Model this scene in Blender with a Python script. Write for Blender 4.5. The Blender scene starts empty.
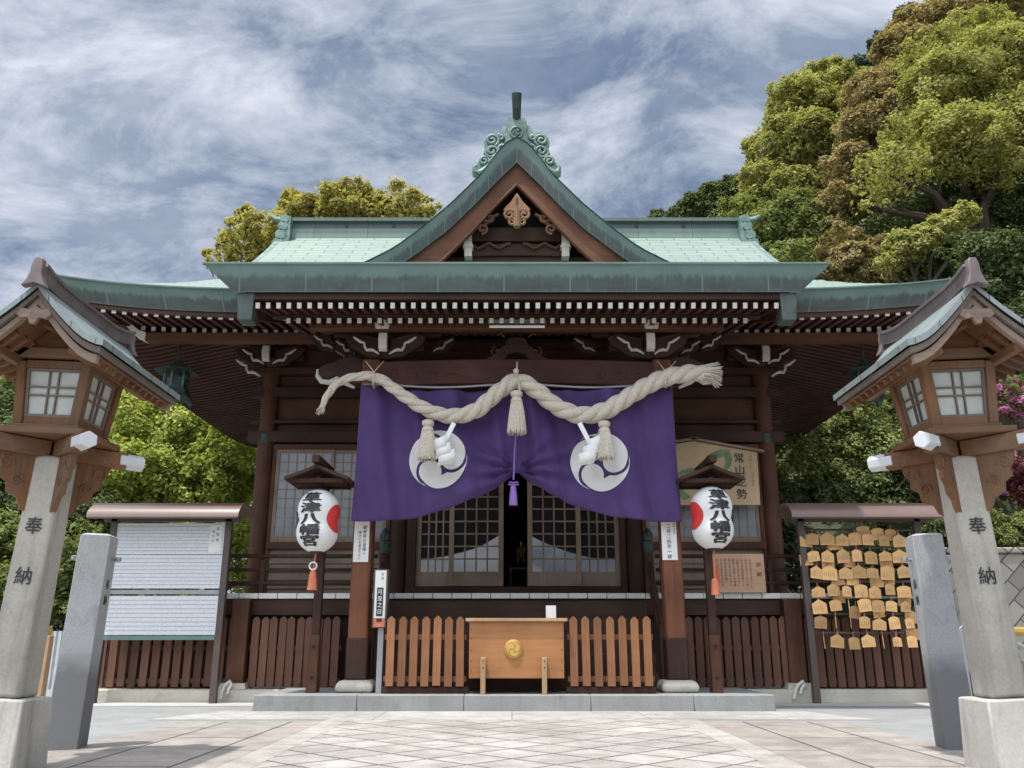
import bpy, bmesh, math, random
import numpy as np
from mathutils import Vector, Matrix
R = math.radians
random.seed(11)
rng = np.random.default_rng(11)
SC = bpy.context.scene
COL = SC.collection

# ------------------------------------------------------------------ camera
PITCH, FPX, CAMZ = 16.6, 860.0, 0.88
cam = bpy.data.objects.new('camera', bpy.data.cameras.new('camera'))
COL.objects.link(cam)
cam.data.sensor_width = 36
cam.data.lens = FPX / 1024 * 36
cam.data.clip_end = 1500
cam.location = (0, 0, CAMZ)
cam.rotation_euler = (R(90 + PITCH), 0, 0)
SC.camera = cam

# ------------------------------------------------------------------ sky, sun, exposure
SUNV = Vector((-0.21, -0.20, 0.955)).normalized()      # direction towards the sun
sun_el = math.asin(SUNV.z)
sun_az = math.atan2(SUNV.x, SUNV.y)
world = bpy.data.worlds.new('World')
SC.world = world
world.use_nodes = True
wt = world.node_tree
wt.nodes.clear()
def wn(t, **k):
    n = wt.nodes.new(t)
    for a, b in k.items(): setattr(n, a, b)
    return n
wl = wt.links.new
sky = wn('ShaderNodeTexSky', sky_type='NISHITA', sun_disc=False)
sky.sun_elevation = sun_el
sky.sun_rotation = sun_az
sky.air_density = 1.0; sky.dust_density = 1.5; sky.ozone_density = 1.5
tc = wn('ShaderNodeTexCoord')
sx = wn('ShaderNodeSeparateXYZ'); wl(tc.outputs['Generated'], sx.inputs[0])
zz = wn('ShaderNodeMath', operation='MAXIMUM'); wl(sx.outputs['Z'], zz.inputs[0]); zz.inputs[1].default_value = 0.0
zp = wn('ShaderNodeMath', operation='ADD'); wl(zz.outputs[0], zp.inputs[0]); zp.inputs[1].default_value = 0.42
dx = wn('ShaderNodeMath', operation='DIVIDE'); wl(sx.outputs['X'], dx.inputs[0]); wl(zp.outputs[0], dx.inputs[1])
dy = wn('ShaderNodeMath', operation='DIVIDE'); wl(sx.outputs['Y'], dy.inputs[0]); wl(zp.outputs[0], dy.inputs[1])
cb = wn('ShaderNodeCombineXYZ'); wl(dx.outputs[0], cb.inputs[0]); wl(dy.outputs[0], cb.inputs[1])
def wnoise(rot, scl, scale, detail, rough, dist, off=(0, 0, 0)):
    mp = wn('ShaderNodeMapping'); wl(cb.outputs[0], mp.inputs[0])
    mp.inputs['Rotation'].default_value = (0, 0, R(rot)); mp.inputs['Scale'].default_value = scl; mp.inputs['Location'].default_value = off
    n = wn('ShaderNodeTexNoise'); wl(mp.outputs[0], n.inputs['Vector'])
    n.inputs['Scale'].default_value = scale; n.inputs['Detail'].default_value = detail
    n.inputs['Roughness'].default_value = rough; n.inputs['Distortion'].default_value = dist
    return n.outputs['Fac']
def wramp(src, stops):
    r = wn('ShaderNodeValToRGB'); wl(src, r.inputs[0])
    e = r.color_ramp.elements
    e[0].position, e[0].color = stops[0][0], (stops[0][1],) * 3 + (1,)
    e[1].position, e[1].color = stops[1][0], (stops[1][1],) * 3 + (1,)
    return r.outputs[0]
big = wramp(wnoise(20, (1, 1.0, 1), 1.9, 8, .60, .35, (-9, -6.4, 0)), [(.40, 0), (.62, 1)])
wisp = wramp(wnoise(42, (1, 1.5, 1), 4.2, 13, .66, .35, (-6.3, -2.8, 0)), [(.43, 0), (.66, 1)])
ad = wn('ShaderNodeMath', operation='ADD', use_clamp=True)
m1 = wn('ShaderNodeMath', operation='MULTIPLY'); wl(big, m1.inputs[0]); m1.inputs[1].default_value = .38
m2 = wn('ShaderNodeMath', operation='MULTIPLY'); wl(wisp, m2.inputs[0]); m2.inputs[1].default_value = .60
wl(m1.outputs[0], ad.inputs[0]); wl(m2.outputs[0], ad.inputs[1])
base = wn('ShaderNodeMix', data_type='RGBA')           # thin overcast veil over the blue
base.inputs[0].default_value = .80
wl(sky.outputs[0], base.inputs[6]); base.inputs[7].default_value = (1.10, 1.48, 2.15, 1)
cl = wn('ShaderNodeMix', data_type='RGBA')
wl(ad.outputs[0], cl.inputs[0]); wl(base.outputs[2], cl.inputs[6]); cl.inputs[7].default_value = (5.9, 6.15, 6.7, 1)
# warm sky glow above and behind the camera, added as soft fill light
vd = wn('ShaderNodeVectorMath', operation='DOT_PRODUCT'); wl(tc.outputs['Generated'], vd.inputs[0]); vd.inputs[1].default_value = tuple(Vector((-.2, -.45, .87)).normalized())
gl0 = wn('ShaderNodeMapRange'); wl(vd.outputs['Value'], gl0.inputs[0])
gl0.inputs[1].default_value = .50; gl0.inputs[2].default_value = 1.0; gl0.inputs[3].default_value = 1.0; gl0.inputs[4].default_value = 5.0
warm = wn('ShaderNodeMix', data_type='RGBA', blend_type='MULTIPLY')
gw = wn('ShaderNodeMapRange'); wl(vd.outputs['Value'], gw.inputs[0]); gw.inputs[1].default_value = .5; gw.inputs[2].default_value = .9
wl(gw.outputs[0], warm.inputs[0]); wl(cl.outputs[2], warm.inputs[6]); warm.inputs[7].default_value = (1.0, .95, .86, 1)
glow = wn('ShaderNodeVectorMath', operation='SCALE'); wl(warm.outputs[2], glow.inputs[0]); wl(gl0.outputs[0], glow.inputs[3])
bg = wn('ShaderNodeBackground'); bg.inputs[1].default_value = .11
wl(glow.outputs[0], bg.inputs[0])
wo = wn('ShaderNodeOutputWorld'); wl(bg.outputs[0], wo.inputs[0])

sl = bpy.data.lights.new('sun', 'SUN')
sl.energy = 3.2; sl.angle = R(1.2); sl.color = (1, .97, .91)
so = bpy.data.objects.new('sun', sl); COL.objects.link(so)
so.rotation_euler = SUNV.to_track_quat('Z', 'Y').to_euler()
so.location = (-20, -6, 60)

SC.view_settings.view_transform = 'Standard'
SC.view_settings.look = 'None'
SC.view_settings.exposure = 0.55
SC.view_settings.gamma = 1
SC.view_settings.use_curve_mapping = False
SC.cycles.max_bounces = 7
SC.cycles.diffuse_bounces = 4

# ------------------------------------------------------------------ helpers
def at(px, py, Y):
    """real position of a point of the photograph known to stand at distance Y"""
    a = R(PITCH) + math.atan((384 - py) / FPX)
    z = Y * math.tan(a)
    d = Y * math.cos(R(PITCH)) + z * math.sin(R(PITCH))
    return Vector(((px - 512) / FPX * d, Y, z + CAMZ))

class MB:
    def __init__(s): s.v = []; s.f = []; s.m = []; s.uv = {}
    def add(s, vs, fs, m=0, uvs=None):
        o = len(s.v); s.v += [tuple(p) for p in vs]
        for f in fs: s.f.append([i + o for i in f]); s.m.append(m)
        if uvs:
            for i, u in enumerate(uvs): s.uv[o + i] = u
        return s
    def box(s, x0, x1, y0, y1, z0, z1, m=0):
        x0, x1 = min(x0, x1), max(x0, x1)
        vs = [(x0,y0,z0),(x1,y0,z0),(x1,y1,z0),(x0,y1,z0),(x0,y0,z1),(x1,y0,z1),(x1,y1,z1),(x0,y1,z1)]
        return s.add(vs, [(0,3,2,1),(4,5,6,7),(0,1,5,4),(1,2,6,5),(2,3,7,6),(3,0,4,7)], m)
    def taper(s, c, w0, d0, w1, d1, z0, z1, m=0):
        x, y = c
        vs = [(x+a*w0/2, y+b*d0/2, z0) for a, b in ((-1,-1),(1,-1),(1,1),(-1,1))] + [(x+a*w1/2, y+b*d1/2, z1) for a, b in ((-1,-1),(1,-1),(1,1),(-1,1))]
        return s.add(vs, [(0,3,2,1),(4,5,6,7),(0,1,5,4),(1,2,6,5),(2,3,7,6),(3,0,4,7)], m)
    def beam(s, p0, p1, w, h, m=0, up=(0,0,1), m1=None):
        p0, p1 = Vector(p0), Vector(p1); t = (p1-p0).normalized()
        sd = t.cross(Vector(up)).normalized(); u = sd.cross(t).normalized()
        vs = []
        for p in (p0, p1):
            for a, b in ((-1,-1),(1,-1),(1,1),(-1,1)): vs.append(p + sd*a*w/2 + u*b*h/2)
        s.add(vs, [(0,1,5,4),(1,2,6,5),(2,3,7,6),(3,0,4,7),(4,5,6,7)], m)
        s.f.append([len(s.v)-8+i for i in (3,2,1,0)]); s.m.append(m if m1 is None else m1)
        return s
    def prism(s, poly, y0, y1, m=0, mf=None, fn=None):
        """polygon of (a,b); fn(a,b,y) -> point; mf: material of the rim"""
        fn = fn or (lambda a, b, y: (a, y, b))
        n = len(poly); vs = [fn(a, b, y0) for a, b in poly] + [fn(a, b, y1) for a, b in poly]
        o = len(s.v)
        s.add(vs, [tuple(range(n)), tuple(range(2*n-1, n-1, -1))], m)
        for i in range(n):
            j = (i+1) % n
            s.f.append([o+i, o+n+i, o+n+j, o+j]); s.m.append(m if mf is None else mf)
        return s
    def tube(s, pts, rad, n=8, m=0, cap=True):
        pts = [Vector(p) for p in pts]; N = len(pts)
        if not hasattr(rad, '__len__'): rad = [rad]*N
        vs = []; ref = None
        for i, p in enumerate(pts):
            t = (pts[min(i+1, N-1)] - pts[max(i-1, 0)]).normalized()
            if ref is None: ref = t.orthogonal().normalized()
            ref = (ref - t*ref.dot(t)).normalized(); b = t.cross(ref)
            for k in range(n):
                a = 2*math.pi*k/n
                vs.append(p + (ref*math.cos(a) + b*math.sin(a))*rad[i])
        fs = [(i*n+k, i*n+(k+1) % n, (i+1)*n+(k+1) % n, (i+1)*n+k) for i in range(N-1) for k in range(n)]
        if cap: fs += [tuple(range(n-1, -1, -1)), tuple((N-1)*n+k for k in range(n))]
        return s.add(vs, fs, m)
    def lathe(s, prof, c=(0,0,0), n=24, m=0, square=False):
        vs = []; c = Vector(c)
        for r, z in prof:
            for k in range(n):
                a = 2*math.pi*(k+(.5 if square else 0))/n
                vs.append(c + Vector((r*math.sin(a), -r*math.cos(a), z)))
        N = len(prof)
        fs = [(i*n+k, i*n+(k+1) % n, (i+1)*n+(k+1) % n, (i+1)*n+k) for i in range(N-1) for k in range(n)]
        fs += [tuple(range(n-1, -1, -1)), tuple((N-1)*n+k for k in range(n))]
        return s.add(vs, fs, m)
    def grid(s, fn, us, vs_, m=0, uvf=None, flip=False):
        us, vs_ = list(us), list(vs_); nu, nv = len(us), len(vs_)
        P = [fn(u, v) for u in us for v in vs_]
        U = [uvf(u, v) for u in us for v in vs_] if uvf else None
        fs = []
        for i in range(nu-1):
            for j in range(nv-1):
                q = (i*nv+j, (i+1)*nv+j, (i+1)*nv+j+1, i*nv+j+1)
                fs.append(q[::-1] if flip else q)
        return s.add(P, fs, m, U)
    def build(s, name, mats, parent=None, bevel=0, ang=35, org=None):
        """link as ONE mesh; vertices are world coordinates, stored relative to the parent (or org)"""
        if not isinstance(mats, (list, tuple)): mats = [mats]
        o0 = Vector(org) if org is not None else (wloc(parent) if parent else Vector())
        me = bpy.data.meshes.new(name)
        me.from_pydata([(p[0]-o0.x, p[1]-o0.y, p[2]-o0.z) for p in s.v], [], s.f)
        for mm in mats: me.materials.append(mm)
        me.polygons.foreach_set('material_index', s.m)
        if s.uv:
            ul = me.uv_layers.new(name='UVMap')
            li = np.empty(len(me.loops), dtype=np.int32); me.loops.foreach_get('vertex_index', li)
            arr = np.array([s.uv.get(int(i), (0, 0)) for i in li], dtype=np.float32)
            ul.data.foreach_set('uv', arr.ravel())
        me.polygons.foreach_set('use_smooth', [True]*len(me.polygons))
        me.update(); me.validate()
        me.set_sharp_from_angle(angle=R(ang))
        ob = bpy.data.objects.new(name, me); COL.objects.link(ob)
        if parent:
            ob.parent = parent
            if org is not None: ob.location = o0 - wloc(parent)
        elif org is not None: ob.location = o0
        if bevel:
            b = ob.modifiers.new('edge', 'BEVEL'); b.width = bevel; b.segments = 2; b.limit_method = 'ANGLE'; b.angle_limit = R(40)
        return ob

def wloc(o):
    v = Vector()
    while o: v += o.location; o = o.parent
    return v

def thing(name, label, cat, loc=(0,0,0), group=None):
    o = bpy.data.objects.new(name, None); COL.objects.link(o)
    o.location = loc; o.empty_display_size = .2
    return tag(o, label, cat, group)
def tag(o, label, cat, group=None):
    o['label'] = label; o['category'] = cat
    if group: o['group'] = group
    return o
def struct(o, kind='structure'):
    o['kind'] = kind; return o
def copy_tree(o, parent=None):
    c = o.copy(); COL.objects.link(c); c.parent = parent
    for ch in list(o.children): copy_tree(ch, c)
    return c

def text_mb(ch, size, bold=0.0):
    """flat character mesh centred on (0,0) in its own (a,b) plane"""
    c = bpy.data.curves.new('glyph', 'FONT'); c.body = ch; c.size = 1; c.offset = bold; c.resolution_u = 3
    o = bpy.data.objects.new('glyph', c); COL.objects.link(o)
    me = bpy.data.meshes.new_from_object(o.evaluated_get(bpy.context.evaluated_depsgraph_get()))
    vs = [((v.co.x-.5)*size, (v.co.y-.38)*size) for v in me.vertices]
    fs = [tuple(p.vertices) for p in me.polygons]
    bpy.data.objects.remove(o); bpy.data.curves.remove(c); bpy.data.meshes.remove(me)
    return vs, fs
_gl = {}
def write(mb, txt, x, z, size, fn, pitch=1.05, bold=0.0, m=0, squash=(1, 1), lift_=(0, -1, 0)):
    """vertical line of characters, top one centred on (x,z); fn(a,b) -> world point; bold = shifted copies"""
    sh = [(0, 0)] if not bold else [(0, 0), (-bold, 0), (bold, 0), (0, bold*.6), (0, -bold*.6)]
    lv = Vector(lift_)
    for i, ch in enumerate(txt):
        if ch == ' ': continue
        if ch not in _gl: _gl[ch] = text_mb(ch, 1)
        vs, fs = _gl[ch]
        for k, (du, dv) in enumerate(sh):
            mb.add([Vector(fn(x + (a+du)*size*squash[0], z - i*size*pitch + (b+dv)*size*squash[1])) + lv*.0006*k for a, b in vs], fs, m)

# ------------------------------------------------------------------ materials
def mat(name):
    m = bpy.data.materials.new(name); m.use_nodes = True
    nt = m.node_tree
    return m, nt, nt.nodes['Principled BSDF'], nt.links.new
def nd(nt, t, **k):
    n = nt.nodes.new(t)
    for a, b in k.items(): setattr(n, a, b)
    return n
def ramp(nt, src, stops):
    r = nd(nt, 'ShaderNodeValToRGB'); nt.links.new(src, r.inputs[0])
    e = r.color_ramp.elements
    while len(e) < len(stops): e.new(.5)
    for q, (p, c) in zip(e, stops): q.position = p; q.color = tuple(c)[:3] + (1,)
    return r.outputs[0]
def noise(nt, vec, scale, detail=4, rough=.55, scl=None, dist=0):
    if scl:
        mp = nd(nt, 'ShaderNodeMapping'); nt.links.new(vec, mp.inputs[0]); mp.inputs['Scale'].default_value = scl; vec = mp.outputs[0]
    n = nd(nt, 'ShaderNodeTexNoise'); nt.links.new(vec, n.inputs['Vector'])
    n.inputs['Scale'].default_value = scale; n.inputs['Detail'].default_value = detail; n.inputs['Roughness'].default_value = rough
    n.inputs['Distortion'].default_value = dist
    return n.outputs['Fac']
def mixc(nt, fac, a, b, mode='MIX'):
    n = nd(nt, 'ShaderNodeMix', data_type='RGBA', blend_type=mode)
    for s_, v in ((n.inputs[0], fac), (n.inputs[6], a), (n.inputs[7], b)):
        if isinstance(v, (int, float)): s_.default_value = v
        elif isinstance(v, (tuple, list)): s_.default_value = tuple(v)[:3] + (1,)
        else: nt.links.new(v, s_)
    return n.outputs[2]
def bump(nt, bs, h, strength=.3, dist=.02):
    b = nd(nt, 'ShaderNodeBump'); b.inputs['Strength'].default_value = strength; b.inputs['Distance'].default_value = dist
    nt.links.new(h, b.inputs['Height']); nt.links.new(b.outputs[0], bs.inputs['Normal'])
def objvar(nt, col, amt=.25):
    oi = nd(nt, 'ShaderNodeObjectInfo')
    hv = nd(nt, 'ShaderNodeHueSaturation')
    mr = nd(nt, 'ShaderNodeMapRange'); nt.links.new(oi.outputs['Random'], mr.inputs[0])
    mr.inputs[3].default_value = 1-amt; mr.inputs[4].default_value = 1+amt
    nt.links.new(mr.outputs[0], hv.inputs['Value']); nt.links.new(col, hv.inputs['Color'])
    return hv.outputs[0]

def wood(name, dark, light, grain='z', rough=.6, scale=9, wear=None, var=.12):
    m, nt, bs, L = mat(name)
    co = nd(nt, 'ShaderNodeTexCoord').outputs['Object']
    st = {'x': (.06, 1, 1), 'y': (1, .06, 1), 'z': (1, 1, .06)}[grain]
    g = noise(nt, co, scale*3, 6, .65, st, .6)
    big = noise(nt, co, 1.3, 3, .5)
    c = ramp(nt, g, [(.28, dark), (.72, light)])
    c = mixc(nt, .5, c, ramp(nt, big, [(.3, [x*.6 for x in dark]), (.75, [x*1.25 for x in light])]))
    if wear:
        w = noise(nt, co, 2.2, 5, .6, st)
        c = mixc(nt, ramp(nt, w, [(.5, (0,0,0)), (.75, (1,1,1))]), c, wear)
    c = objvar(nt, c, var)
    bs.inputs['Specular IOR Level'].default_value = .28
    L(c, bs.inputs['Base Color']); bs.inputs['Roughness'].default_value = min(.85, rough+.12)
    bump(nt, bs, g, .25, .01)
    return m

def plain(name, c, rough=.6, var=.18, scale=6, metal=0, bmp=.15, c2=None, spec=None):
    m, nt, bs, L = mat(name)
    co = nd(nt, 'ShaderNodeTexCoord').outputs['Object']
    n = noise(nt, co, scale, 6, .6)
    c2 = c2 or [x*(1+var) for x in c]
    L(ramp(nt, n, [(.3, [x*(1-var) for x in c]), (.7, c2)]), bs.inputs['Base Color'])
    bs.inputs['Roughness'].default_value = rough; bs.inputs['Metallic'].default_value = metal
    if spec is not None: bs.inputs['Specular IOR Level'].default_value = spec
    if bmp: bump(nt, bs, noise(nt, co, scale*5, 5, .6), bmp, .01)
    return m

def stone(name, c, speck=.25, scale=60, wet=None, rough=.8, streak=0):
    m, nt, bs, L = mat(name)
    tcn = nd(nt, 'ShaderNodeTexCoord'); co = tcn.outputs['Object']
    f = noise(nt, co, scale, 3, .7)
    b = noise(nt, co, 2.0, 5, .6)
    k = ramp(nt, f, [(.35, [x*(1-speck) for x in c]), (.65, [x*(1+speck*.7) for x in c])])
    k = mixc(nt, .45, k, ramp(nt, b, [(.3, [x*.66 for x in c]), (.7, [x*1.2 for x in c])]))
    bl = noise(nt, co, 4.5, 8, .75, None, .8)
    k = mixc(nt, ramp(nt, bl, [(.54, (0,0,0)), (.68, (.5,)*3)]), k, [x*.55 for x in c])
    k = mixc(nt, ramp(nt, bl, [(.28, (.4,)*3), (.40, (0,0,0))]), k, [min(.8, x*1.35) for x in c])
    if streak:
        s_ = noise(nt, co, 6, 5, .65, (1, 1, .08))
        k = mixc(nt, ramp(nt, s_, [(.5, (0,0,0)), (.74, (streak,)*3)]), k, [x*.45 for x in c])
    if wet:
        geo = nd(nt, 'ShaderNodeNewGeometry'); sp = nd(nt, 'ShaderNodeSeparateXYZ'); L(geo.outputs['Position'], sp.inputs[0])
        a = nd(nt, 'ShaderNodeMath', operation='MULTIPLY_ADD'); L(b, a.inputs[0]); a.inputs[1].default_value = .35; L(sp.outputs['Z'], a.inputs[2])
        fa = ramp(nt, a.outputs[0], [(wet-.10, (1,1,1)), (wet+.08, (0,0,0))])
        k = mixc(nt, fa, k, [x*.45 for x in c])
    L(k, bs.inputs['Base Color']); bs.inputs['Roughness'].default_value = rough
    bump(nt, bs, f, .2, .004)
    return m

def copper_roof(name, light, dark, cw=.6, ch=.19, mortar=.016, lo=.0, streak=.5):
    """courses of copper sheet laid in UV metres, verdigris of uneven age"""
    m, nt, bs, L = mat(name)
    uv = nd(nt, 'ShaderNodeTexCoord').outputs['UV']
    br = nd(nt, 'ShaderNodeTexBrick'); L(uv, br.inputs['Vector'])
    br.inputs['Scale'].default_value = 1; br.inputs['Brick Width'].default_value = cw; br.inputs['Row Height'].default_value = ch
    br.inputs['Mortar Size'].default_value = mortar; br.inputs['Mortar Smooth'].default_value = .3; br.inputs['Bias'].default_value = 0
    br.inputs['Color1'].default_value = (*light, 1); br.inputs['Color2'].default_value = (*[x*.84 for x in light], 1)
    br.inputs['Mortar'].default_value = (*[x*.45 for x in dark], 1)
    n = noise(nt, uv, 1.1, 6, .65, (1, 1, 1))
    s_ = noise(nt, uv, 3.5, 6, .7, (2.2, .25, 1))
    c = mixc(nt, ramp(nt, n, [(.45, (0,0,0)), (.72, (.55,)*3)]), br.outputs['Color'], dark)
    c = mixc(nt, ramp(nt, s_, [(.48, (0,0,0)), (.7, (streak,)*3)]), c, dark)
    L(c, bs.inputs['Base Color']); bs.inputs['Roughness'].default_value = .55; bs.inputs['Metallic'].default_value = 0
    bump(nt, bs, br.outputs['Fac'], -.5, .012)
    return m

def fascia_mat(name, seam=.9, dk=1.0):
    """thick copper eave: green on the upper edge, weathered brown-grey lower down, standing seams, run-off streaks"""
    m, nt, bs, L = mat(name)
    uv = nd(nt, 'ShaderNodeTexCoord').outputs['UV']
    sp = nd(nt, 'ShaderNodeSeparateXYZ'); L(uv, sp.inputs[0])
    s_ = noise(nt, uv, 9, 6, .7, (1, .06, 1))
    b = noise(nt, uv, 1.5, 4, .6)
    h = nd(nt, 'ShaderNodeMath', operation='MULTIPLY_ADD'); L(s_, h.inputs[0]); h.inputs[1].default_value = .75; L(sp.outputs['Y'], h.inputs[2])
    c = ramp(nt, h.outputs[0], [(.25, (.095, .145, .128)), (.48, (.062, .068, .062)), (.85, (.070, .088, .080)), (1.08, (.14, .22, .19))])
    c = mixc(nt, ramp(nt, b, [(.42, (0,0,0)), (.7, (.7,)*3)]), c, (.085, .145, .128))
    c = mixc(nt, ramp(nt, noise(nt, uv, 16, 5, .7, (1, .05, 1)), [(.56, (0,0,0)), (.74, (.45,)*3)]), c, (.17, .25, .22))
    br = nd(nt, 'ShaderNodeTexBrick'); L(uv, br.inputs['Vector']); br.offset = 0
    br.inputs['Scale'].default_value = 1; br.inputs['Brick Width'].default_value = seam; br.inputs['Row Height'].default_value = 50
    br.inputs['Mortar Size'].default_value = .012; br.inputs['Mortar Smooth'].default_value = .4
    c = mixc(nt, br.outputs['Fac'], c, (.15, .22, .195))
    c = mixc(nt, 1, c, (dk, dk, dk), 'MULTIPLY')
    L(c, bs.inputs['Base Color']); bs.inputs['Roughness'].default_value = .5; bs.inputs['Metallic'].default_value = .1
    bump(nt, bs, br.outputs['Fac'], .5, .01)
    return m

def leaf_mat(name, dark, mid, light, trans=.35):
    m, nt, bs, L = mat(name)
    a = nd(nt, 'ShaderNodeAttribute', attribute_name='tint')
    c = ramp(nt, a.outputs['Fac'], [(.0, dark), (.5, mid), (1, light)])
    d = nd(nt, 'ShaderNodeBsdfDiffuse'); L(c, d.inputs[0])
    t = nd(nt, 'ShaderNodeBsdfTranslucent'); L(mixc(nt, 1.0, c, (1.0, 1.0, .55), 'MULTIPLY'), t.inputs[0])
    mx = nd(nt, 'ShaderNodeMixShader'); mx.inputs[0].default_value = trans
    L(d.outputs[0], mx.inputs[1]); L(t.outputs[0], mx.inputs[2])
    nt.nodes.remove(bs); L(mx.outputs[0], nt.nodes['Material Output'].inputs[0])
    return m

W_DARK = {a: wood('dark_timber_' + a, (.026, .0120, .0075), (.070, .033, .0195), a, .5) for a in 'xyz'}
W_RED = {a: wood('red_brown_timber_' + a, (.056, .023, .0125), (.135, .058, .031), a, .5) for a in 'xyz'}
W_PICK = wood('dark_picket', (.085, .040, .028), (.19, .095, .062), 'z', .65, var=.38)
W_ORANGE = wood('orange_picket', (.17, .072, .033), (.36, .165, .078), 'z', .6, wear=(.11, .06, .04), var=.25)
W_PILLAR = wood('porch_pillar_timber', (.10, .038, .020), (.22, .085, .042), 'z', .5, wear=(.05, .024, .018))
W_BOX = wood('offertory_timber', (.30, .125, .047), (.47, .225, .095), 'x', .45, 5, var=.05)
W_PALE = wood('pale_timber', (.30, .185, .10), (.47, .31, .18), 'z', .6, var=.1)
W_LANT = {a: wood('lantern_timber_' + a, (.065, .030, .014), (.26, .128, .060), a, .6, wear=(.15, .11, .08)) for a in 'xyz'}
W_GREY = {a: wood('weathered_timber_' + a, (.11, .085, .072), (.24, .19, .16), a, .8) for a in 'xyz'}
W_SASH = wood('sash_timber', (.21, .155, .11), (.35, .27, .20), 'z', .6, var=.1)
W_EMA = wood('plaque_timber', (.46, .24, .09), (.72, .46, .205), 'x', .6, 6, var=.32)
W_BANNER = wood('large_plaque_timber', (.52, .37, .21), (.64, .48, .30), 'x', .6, 5, var=.03)
W_INFO = wood('notice_timber', (.50, .30, .19), (.62, .40, .27), 'x', .6, 5, var=.03)
M_WHITE = plain('white_paint', (.70, .69, .65), .6, .1, 20)
M_TIP = plain('chalk_white_end', (.55, .52, .46), .7, .15, 30)
M_SCROLL = plain('dulled_white_edge', (.40, .375, .33), .7, .2, 20)
M_PAPER = plain('white_paper', (.74, .74, .72), .7, .04, 4, bmp=.05)
M_SLEEVE = plain('white_sleeve', (.58, .60, .63), .45, .06, 8)
M_ROOF = copper_roof('verdigris_sheet', (.235, .31, .268), (.165, .235, .20))
M_RBASE = copper_roof('verdigris_ridge_base', (.19, .27, .235), (.12, .18, .155), 1.2, 3.0, .006)
M_RIDGE = copper_roof('verdigris_ridge', (.115, .16, .147), (.07, .09, .086), 1.2, 3.0, .006)
M_FASC = fascia_mat('weathered_copper_eave', .92, .88)
M_GFASC = fascia_mat('weathered_copper_gable_edge', .36, .75)
M_ORN = plain('verdigris_cast', (.14, .225, .195), .5, .45, 7, .2, c2=(.22, .335, .29))
M_TAIL = plain('weathered_copper_cap', (.075, .10, .095), .5, .3, 5, .1)
M_BRONZE = plain('aged_bronze', (.05, .075, .07), .5, .4, 12, .5)
M_CONC = stone('weathered_concrete', (.40, .375, .325), .16, 45, streak=.85)
M_CONC2 = stone('pale_block', (.47, .455, .41), .14, 40, streak=.8)
M_GRAN = stone('grey_granite', (.36, .365, .37), .3, 90, wet=.84)
M_GRSTEP = stone('step_granite', (.275, .278, .275), .25, 60, streak=.4)
M_KERB = stone('cream_concrete', (.52, .49, .40), .12, 40)
M_BASE = stone('pillar_base_stone', (.50, .47, .40), .12, 40)
M_PURPLE = None
M_BLACKINK = plain('black_ink', (.025, .024, .026), .6, .1, 10, bmp=0)
M_GREYINK = plain('faded_ink', (.16, .14, .13), .7, .1, 10, bmp=0)
M_RED = plain('lantern_red', (.60, .035, .035), .6, .06, 6, bmp=0)
M_CORAL = plain('coral_thread', (.62, .18, .10), .8, .15, 20)
M_VIOLET = plain('violet_cord', (.23, .13, .42), .7, .15, 20)
M_STRAW = plain('straw_rope', (.54, .49, .40), .85, .2, 40, bmp=.5)
M_GOLD = plain('gilt', (.80, .52, .16), .28, .15, 10, .9)
M_STEEL = plain('brown_steel', (.085, .062, .052), .45, .1, 5, bmp=.05)
M_BRROOF = plain('brown_sheet_roof', (.16, .105, .088), .38, .08, 3, bmp=.03)
M_GREYMET = plain('grey_metal', (.33, .34, .35), .4, .1, 6, .4, bmp=.05)
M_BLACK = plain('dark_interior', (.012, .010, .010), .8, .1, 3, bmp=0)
M_GREENTRIM = plain('green_trim', (.12, .20, .17), .5, .1, 6)

def glass_mat(name, c, rough, spec=.5):
    m, nt, bs, L = mat(name)
    bs.inputs['Base Color'].default_value = (*c, 1); bs.inputs['Roughness'].default_value = rough
    bs.inputs['Specular IOR Level'].default_value = spec; bs.inputs['IOR'].default_value = 1.75
    co = nd(nt, 'ShaderNodeTexCoord').outputs['Object']
    bump(nt, bs, noise(nt, co, 1.5, 2, .5), .04, .02)
    return m
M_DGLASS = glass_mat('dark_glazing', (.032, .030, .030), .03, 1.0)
M_FROST = plain('frosted_pane', (.27, .285, .30), .25, .18, 2.2, bmp=.03)
M_SHOJI = plain('lantern_paper_pane', (.50, .53, .50), .35, .16, 4, bmp=.03)

def cloth_mat():
    m, nt, bs, L = mat('purple_cloth')
    co = nd(nt, 'ShaderNodeTexCoord').outputs['Object']
    n = noise(nt, co, 2.5, 5, .6)
    L(ramp(nt, n, [(.3, (.042, .019, .098)), (.7, (.062, .029, .142))]), bs.inputs['Base Color'])
    bs.inputs['Roughness'].default_value = .75
    bs.inputs['Sheen Weight'].default_value = .25; bs.inputs['Sheen Roughness'].default_value = .4
    bump(nt, bs, noise(nt, co, 220, 2, .5), .15, .003)
    return m
M_PURPLE = cloth_mat()

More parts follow.
